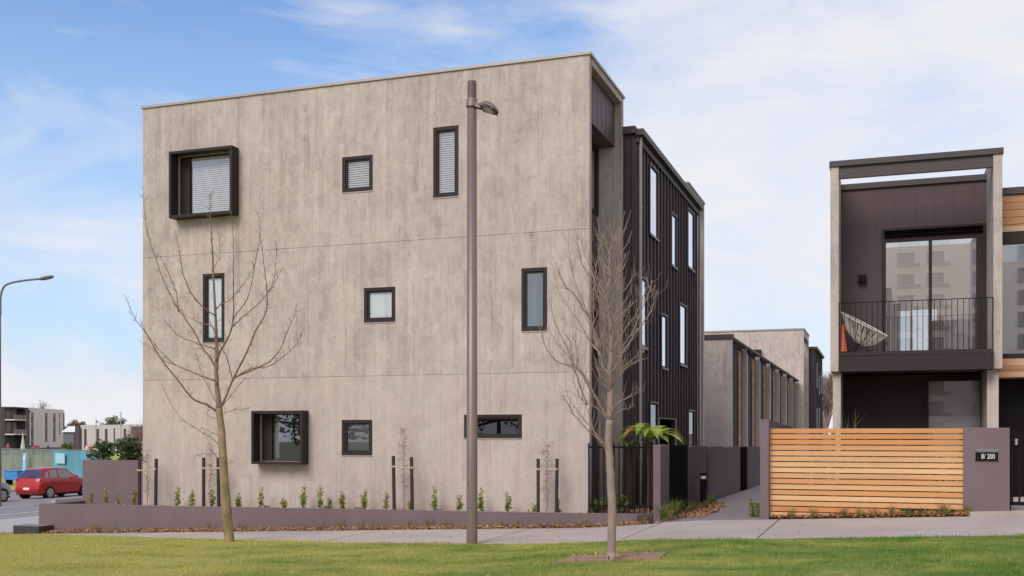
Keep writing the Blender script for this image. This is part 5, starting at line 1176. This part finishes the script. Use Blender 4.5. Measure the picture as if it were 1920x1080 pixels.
t_, L_ = frame_at('banner', 'blue and white banner on the grey mesh fence', 'sign', 44, 72.4, 59, 71.8); m = MB(); m.add([(.0, -.1, .1), (.42, -.1, .1), (.55, -.1, 1.75), (.12, -.1, 1.75), (.0, -.06, .1), (.42, -.06, .1), (.55, -.06, 1.75), (.12, -.06, 1.75)], [(0, 1, 2, 3), (7, 6, 5, 4), (0, 4, 5, 1), (1, 5, 6, 2), (2, 6, 7, 3), (3, 7, 4, 0)]); m.build('cloth', 'blue_light', t_); m = MB(); m.tube([(.30, -.12, 1.38), (.30, -.13, 1.38)], .15, 14); m.box(.08, .4, -.125, -.11, .25, .6); m.build('emblem', 'white', t_)
t_, L_ = frame_at('blue_skip', 'blue plastic skip in front of the mesh fence', 'bin', 7, 63, 32, 62.4); m = MB(); m.prism([(0, 0), (L_, 0), (L_, .6), (0, .6)], .32, .84); m.box(-.03, L_ + .03, -.03, .63, .841, .88); m.build('bin', 'blue', t_, bevel=.03); m = MB(); m.box(.05, .15, .1, .5, 0, .319); m.box(L_ - .15, L_ - .05, .1, .5, 0, .319); m.build('feet', 'black', t_)
# far building with balconies
MT['far_conc'] = mat('pale_precast', (.78, .66, .60), .85, 0, .05, .4, bmp=0); MT['far_conc2'] = mat('pale_precast_warm', (.52, .44, .40), .85, 0, .05, .4, bmp=0); MT['far_dark'] = mat('dark_recess', (.055, .045, .045), .7, 0, .2, .5, bmp=0); MT['far_curtain'] = mat('mixed_curtains', (.22, .185, .15), .8, 0, .9, 1.3, (1, 1, .1), bmp=0)
t_, L_ = frame_at('apartment_building', 'pale precast apartment block with tall dark window strips, balconies on its left and vertical lettering', 'building', 52, 214, 119.5, 236)
Hh = 48 / 1976 * 214 + 3.11
wins = [(.085, .155), (.46, .53), (.69, .76)]
m = MB(); panel(m, 'y', 0, .3, 0, L_, 0, Hh, [(L_ * a, L_ * b_, 1.2 if i else .2, Hh - .9) for i, (a, b_) in enumerate(wins)]); m.box(0, .3, .301, 12, 0, Hh); m.box(L_ - .3, L_, .301, 12, 0, Hh); m.box(.301, L_ - .301, .301, 12, Hh - .5, Hh - .1); m.box(.36 * L_, .362 * L_, -.02, 0, 0, Hh); m.build('wall', 'far_conc', t_)
for a, b_ in wins:
    f = MB(); f.box(L_ * a, L_ * b_, .2, .25, .2, Hh - .9); fo = f.build('window', 'far_dark', t_)
    g = MB()
    for z in (1.3, 4.1, 6.6): g.box(L_ * a + .1, L_ * b_ - .1, .15, .19, z, z + (1.3 if z > 2 else .8))
    g.build('pane', 'far_curtain', fo)
d = MB(); d.tube([(.45, -.1, 0), (.45, -.1, Hh - .8)], .1, 6); d.tube([(L_ - .15, -.1, 0), (L_ - .15, -.1, Hh - .6)], .12, 6); d.box(.25, .65, -.3, 0, Hh - .9, Hh - .5); d.build('downpipe', 'far_dark', t_)
text_mesh('lettering', '202 MADRAS', .75, Vector((L_ * .87, -.06, Hh - 3.1)), UP @ Matrix.Rotation(R(-90), 4, 'Z'), 'far_dark', t_, .03, .98, 1.12)
bw_ = 8.0
m = MB(); m.box(-bw_, -.01, 1.5, 12, 0, Hh - .3); m.build('balcony_wing', 'far_dark', t_)
m = MB(); m.box(-bw_, -.01, -.2, 12, Hh - .28, Hh - .05); m.build('roof', 'cap_dark', t_)
for z in (2.75, 5.6): m = MB(); m.box(-bw_, -1.6, -.3, 1.49, z, z + .22); m.build('balcony_slab', 'far_conc', t_); g = MB(); g.box(-bw_, -1.6, -.28, -.24, z + .221, z + 1.1); g.build('balustrade', 'far_curtain', t_); g = MB(); g.box(-bw_ + .3, -1.8, 1.44, 1.49, z + .221, z + 2.5); g.build('window', 'far_curtain', t_)
m = MB(); m.box(-1.55, -.02, -.1, 1.49, 0, Hh - .31); m.build('dark_bay', 'clad', t_)
t_, L_ = frame_at('low_building', 'long low pale precast building with tall windows behind the teal fence', 'building', 151, 190, 272, 178); H2 = 15.5 / 1976 * 186 + 3.11
hs = [(.055, .10), (.255, .30), (.39, .435), (.68, .72)]
m = MB(); panel(m, 'y', 0, .3, 0, L_, 0, H2, [(L_ * a, L_ * b_, .3, H2 - .75) for a, b_ in hs]); m.box(.3, L_, .301, 9, H2 - .5, H2 - .1); m.build('wall', 'far_conc2', t_)
for a, b_ in hs: f = MB(); f.box(L_ * a, L_ * b_, .2, .25, .3, H2 - .75); f.build('window', 'far_dark', t_)
m = MB(); m.box(-1.5, -.01, -.2, 9, 0, H2 - .1); m.build('dark_bay', 'clad', t_)
m = MB(); m.box(L_ * .83, L_ * 1.05, -.5, -.01, H2 - 1.6, H2 - .35); m.build('dark_porch', 'far_dark', t_)
d = MB(); d.tube([(L_ * .545, -.1, 0), (L_ * .545, -.1, H2 - .6)], .09, 6); d.tube([(.35, -.1, 0), (.35, -.1, H2 - .6)], .09, 6); d.build('downpipe', 'far_dark', t_)
for (x, yt, t, lb) in ((180, 787, 170, 'thin flag pole in front of the low pale building'), (226.5, 773, 150, 'plain grey pole rising above the low pale building')):
    p = at(x, yt, t=t); m = MB(); m.tube([(p.x, p.y, -1.4), (p.x, p.y, p.z)], .07, 6); m.tube([(p.x, p.y, p.z - .1), (p.x, p.y, p.z + .02)], .1, 6); 
    if x < 200: m.add([(p.x, p.y, p.z - .0), (p.x + .4, p.y + .1, p.z - .25), (p.x + .35, p.y + .1, p.z - .6), (p.x, p.y, p.z - .5), (p.x, p.y + .03, p.z), (p.x + .4, p.y + .13, p.z - .25), (p.x + .35, p.y + .13, p.z - .6), (p.x, p.y + .03, p.z - .5)], [(0, 1, 2, 3), (7, 6, 5, 4), (0, 4, 5, 1), (1, 5, 6, 2), (2, 6, 7, 3)])
    tag(m.build('pole', 'steel'), lb, 'pole')
# small white house and brown trees between
t_, L_ = frame_at('small_house', 'small grey house with a pale roof between the two far buildings', 'house', 119, 196, 138, 196); m = MB(); m.box(0, L_, 0, 6, 0, 3.3); m.build('wall', 'greyblind', t_); m = MB(); m.add([(-.3, -.3, 3.3), (L_ + .3, -.3, 3.3), (L_ + .3, 6, 3.3), (-.3, 6, 3.3), (-.3, 3, 4.4), (L_ + .3, 3, 4.4)], [(0, 1, 5, 4), (2, 3, 4, 5), (0, 4, 3), (1, 2, 5), (0, 3, 2, 1)]); m.build('roof', 'white', t_)
def clump(name, label, cat, px, y, t, rx, rz_, n, size, m_, seed, trunk=True, group=None):
    rnd = random.Random(seed); c = at(px, y, t=t); th = thing(name, label, cat, (c.x, c.y, -1.4), 0, group); lf = MB(); st = MB(); h = c.z + 1.4
    for k in range(18):
        q = Vector((rnd.uniform(-rx, rx), rnd.uniform(-rx, rx), h + rnd.uniform(-rz_, rz_) * (1))); q.z = h + (q.z - h) * math.sqrt(max(0, 1 - (q.x / rx) ** 2 * .8)); st.tube([(0, 0, 0), (q.x * .3, q.y * .3, q.z * .6), q], [.18, .1, .03], 4, False); leafy(lf, q, (rx * .35, rx * .35, rz_ * .5), n, size, rnd)
    st.build('trunk', 'twig_far', th, local=True); lf.build('crown', m_, th, local=True)
clump('beech_hedge', 'rusty brown tree mass behind the small white roofed house', 'tree', 137, 806, 250, 2.4, 1.8, 420, .3, 'hedge_brown', 1)
clump('evergreen_tree', 'rounded green tree top above the low pale building', 'tree', 208, 797, 215, 2.2, 1.4, 200, .3, 'leaf_d', 2)
clump('round_shrub', 'small green shrub in front of the small grey house', 'shrub', 127, 838, 170, .7, .6, 40, .25, 'leaf', 3)
p = at(85, 812, t=262); far_tree('bare tree crown showing above the roof of the pale precast block', (p.x, p.y, -1.4), 14.0, 21, 6, up=.35, spread=.7)
p = at(246, 812, t=125); far_tree('leafless tree beside the left corner of the concrete building', (p.x, p.y, -1.4), 6.6, 8, 5, up=.25, spread=.75)
p = at(262, 812, t=132); far_tree('second leafless tree, partly hidden by the corner of the concrete building', (p.x, p.y, -1.4), 6.4, 14, 5, up=.25, spread=.7)
# closed parasol, people and flags on the far terrace
MT['skin'] = mat('skin', (.45, .27, .19), .6, bmp=0); MT['green_pale'] = mat('pale_green_canvas', (.45, .50, .36), .8); MT['redc'] = mat('red_cloth', (.35, .04, .05), .8); MT['darkc'] = mat('dark_cloth', (.04, .04, .06), .8); MT['jeans'] = mat('denim', (.08, .11, .20), .8)
t_, L_ = frame_at('closed_parasol', 'closed pale green parasol in front of the far apartment block', 'parasol', 43, 140, 46, 140); m = MB(); m.tube([(0, 0, .9), (0, 0, 1.2), (0, 0, 3.1)], [.30, .28, .03], 10); m.build('canopy', 'green_pale', t_); m = MB(); m.tube([(0, 0, 0), (0, 0, 3.3)], .03, 6); m.build('pole', 'steel', t_)
def person(px, t, h, top, legs, label, seed):
    rnd = random.Random(seed); p = at(px, 812, t=t); z0 = -1.4; th = thing('person', label, 'person', (p.x, p.y, z0), rnd.uniform(-.5, .5), 'people standing on the far terrace')
    me = bpy.data.meshes.new('body'); s = h / 1.75
    V = [(0, 0, .92), (0, 0, 1.15), (0, 0, 1.38), (0, 0, 1.50), (0, -.01, 1.60), (0, 0, 1.72), (-.20, 0, 1.38), (-.25, .02, 1.12), (-.22, -.08, .90), (.20, 0, 1.38), (.25, .02, 1.12), (.20, -.10, .95), (-.09, 0, .86), (-.10, -.02, .48), (-.10, .02, .06), (-.10, -.12, .03), (.09, 0, .86), (.12, .04, .48), (.12, .06, .06), (.12, -.08, .03)]
    E = [(0, 1), (1, 2), (2, 3), (3, 4), (4, 5), (2, 6), (6, 7), (7, 8), (2, 9), (9, 10), (10, 11), (0, 12), (12, 13), (13, 14), (14, 15), (0, 16), (16, 17), (17, 18), (18, 19)]
    rad = [.14, .13, .15, .06, .095, .08, .06, .048, .035, .06, .048, .035, .085, .06, .045, .035, .085, .06, .045, .035]
    me.from_pydata([tuple(c * s for c in v) for v in V], E, []); o = bpy.data.objects.new('body', me); C.objects.link(o); o.parent = th
    sk = o.modifiers.new('skin', 'SKIN'); 
    for v, r_ in zip(me.skin_vertices[0].data, rad): v.radius = (r_ * s, r_ * s)
    me.skin_vertices[0].data[0].use_root = True
    ss = o.modifiers.new('sub', 'SUBSURF'); ss.levels = 1; ss.render_levels = 1
    m, nt, b_ = newmat('clothed_body'); tcx = N(nt, 'ShaderNodeTexCoord'); sx_ = N(nt, 'ShaderNodeSeparateXYZ'); nt.links.new(tcx.outputs['Object'], sx_.inputs[0]); z_n = sx_.outputs[2]
    c1 = MIX(nt, M(nt, 'GREATER_THAN', z_n, .92 * s), legs, top); c2 = MIX(nt, M(nt, 'GREATER_THAN', z_n, 1.46 * s), c1, (.45, .27, .19)); c3 = MIX(nt, M(nt, 'GREATER_THAN', z_n, 1.70 * s), c2, (.05, .03, .02)); nt.links.new(c3, b_.inputs['Base Color']); me.materials.append(m)
for k, (px, t, top, legs, lb) in enumerate([(15, 150, (.40, .05, .06), (.03, .03, .05), 'person in a red top standing by the dark ground floor of the far apartments'), (56, 150, (.03, .03, .05), (.05, .07, .15), 'person in dark clothes right of the closed parasol'), (66, 152, (.35, .04, .06), (.04, .04, .05), 'person in a red jacket in front of the pale block'),
        (72, 151, (.30, .05, .07), (.04, .05, .10), 'second red clad person close beside another'), (90, 149, (.03, .03, .04), (.03, .03, .04), 'person in black in front of the right side of the pale block'), (163, 140, (.65, .45, .42), (.04, .05, .10), 'person in a pale pink top near the fence below the flag pole'), (170, 140, (.45, .05, .06), (.04, .04, .06), 'person in a red jacket beside the one in pale pink')]):
    person(px, t, 1.7, top, legs, lb, k)
# left street lamp
p = at(-1.5, 812, t=42); gz_ = -1.36
t = thing('street_lamp', 'slender curved-arm street lamp across the road at the left edge', 'street lamp', (p.x, p.y, gz_))
zt_ = at(2, 545, t=42).z; zm = at(2, 590, t=42).z
m = MB(); m.tube([(p.x, p.y, gz_), (p.x, p.y, zm)], [.085, .07], 12); m.build('pole', 'pole', t)
arm = smooth_path([at(1, 590, t=42), at(1, 560, t=42), at(5, 542, t=42), at(16, 532, t=42), at(45, 526, t=42), at(76, 523, t=42)]); m = MB(); m.tube(arm, .040, 8); m.build('arm', 'pole', t)
a, c = at(74, 523.5, t=42), at(101, 518.5, t=42); m = MB(); m.tube([a, a.lerp(c, .35), a.lerp(c, .8), c], [.05, .085, .075, .03], 10); m.build('luminaire', 'pole_dark', t)

# ================================================================ BEHIND THE CAMERA (seen only as reflections)
MT['tower_wall'] = mat('tower_wall', (.92, .77, .66), .9, 0, .03, .2, bmp=0); MT['tower_glass'] = mat('tower_glazing', (.34, .29, .27), .6, 0, .1, .4, bmp=0)
tb = thing('apartment_tower', 'white apartment tower behind the viewer, mirrored in the balcony glass', 'building', (10, -100, .3))
m = MB(); hl = []
for k in range(11):
    for x in (2.7, 6.2, 11.5, 16.5): hl.append((x, x + 1.5, 1.6 + 2.7 * k, 3.0 + 2.7 * k))
panel(m, 'y', -97, -.3, -4, 24, 0, 32, hl); m.build('wall', 'tower_wall', tb)
m = MB(); m.box(-4, 24, -112, -97.5, 0, 31.9); m.build('core', 'tower_glass', tb)
for (a_, b_, c_, d_) in hl: m = MB(); m.box(a_ - .5, b_ + .7, -97.02, -96.7, c_ - .35, c_); m.box(a_ - .5, a_ - .02, -97.02, -96.9, c_, d_); m.build('balcony', 'tower_glass', tb)
for i, (x, y, h, r_) in enumerate([(-62, -22, 7, 5), (-50, -28, 9, 6), (-40, -34, 7, 6), (-33, -52, 10, 6), (-22, -50, 8, 5), (-12, -58, 9, 5.5), (-3, -66, 8, 5), (-70, -8, 8, 5)]):
    rnd = random.Random(500 + i); th = thing('park_tree', 'broad park tree behind the viewer, %s from the left of the row' % ordw(i), 'tree', (x, y, 0), 0, 'park trees behind the viewer'); lf = MB(); st = MB()
    for k in range(16):
        q = Vector((rnd.uniform(-r_, r_), rnd.uniform(-r_, r_), h * rnd.uniform(.02, 1))); st.tube([(0, 0, 0), (0, 0, h * .3), q], [.25, .2, .04], 5, False); leafy(lf, q, (1.8, 1.8, 1.5), 150, .5, rnd)
    st.build('trunk', 'bark', th, local=True); lf.build('crown', 'leaf_d', th, local=True)
for i, (x, y, rz) in enumerate([(-58, -44, R(35))]):
    th = thing('cottage', 'white weatherboard cottage behind the viewer to the left', 'house', (x, y, 0), rz); m = MB(); m.box(-5, 5, -4, 4, -1.5, 3); m.build('wall', 'white', th, local=True)
    m = MB(); m.add([(-5.4, -4.4, 3), (5.4, -4.4, 3), (5.4, 4.4, 3), (-5.4, 4.4, 3), (-5.4, 0, 5), (5.4, 0, 5)], [(0, 1, 5, 4), (2, 3, 4, 5), (0, 4, 3), (1, 2, 5), (0, 3, 2, 1)]); m.build('roof', 'cap_dark', th, local=True)
    for a in (-3, 0, 3): m = MB(); m.box(a - .6, a + .6, 3.98, 4.03, .6, 2.2); m.build('window', 'far_dark', th, local=True)
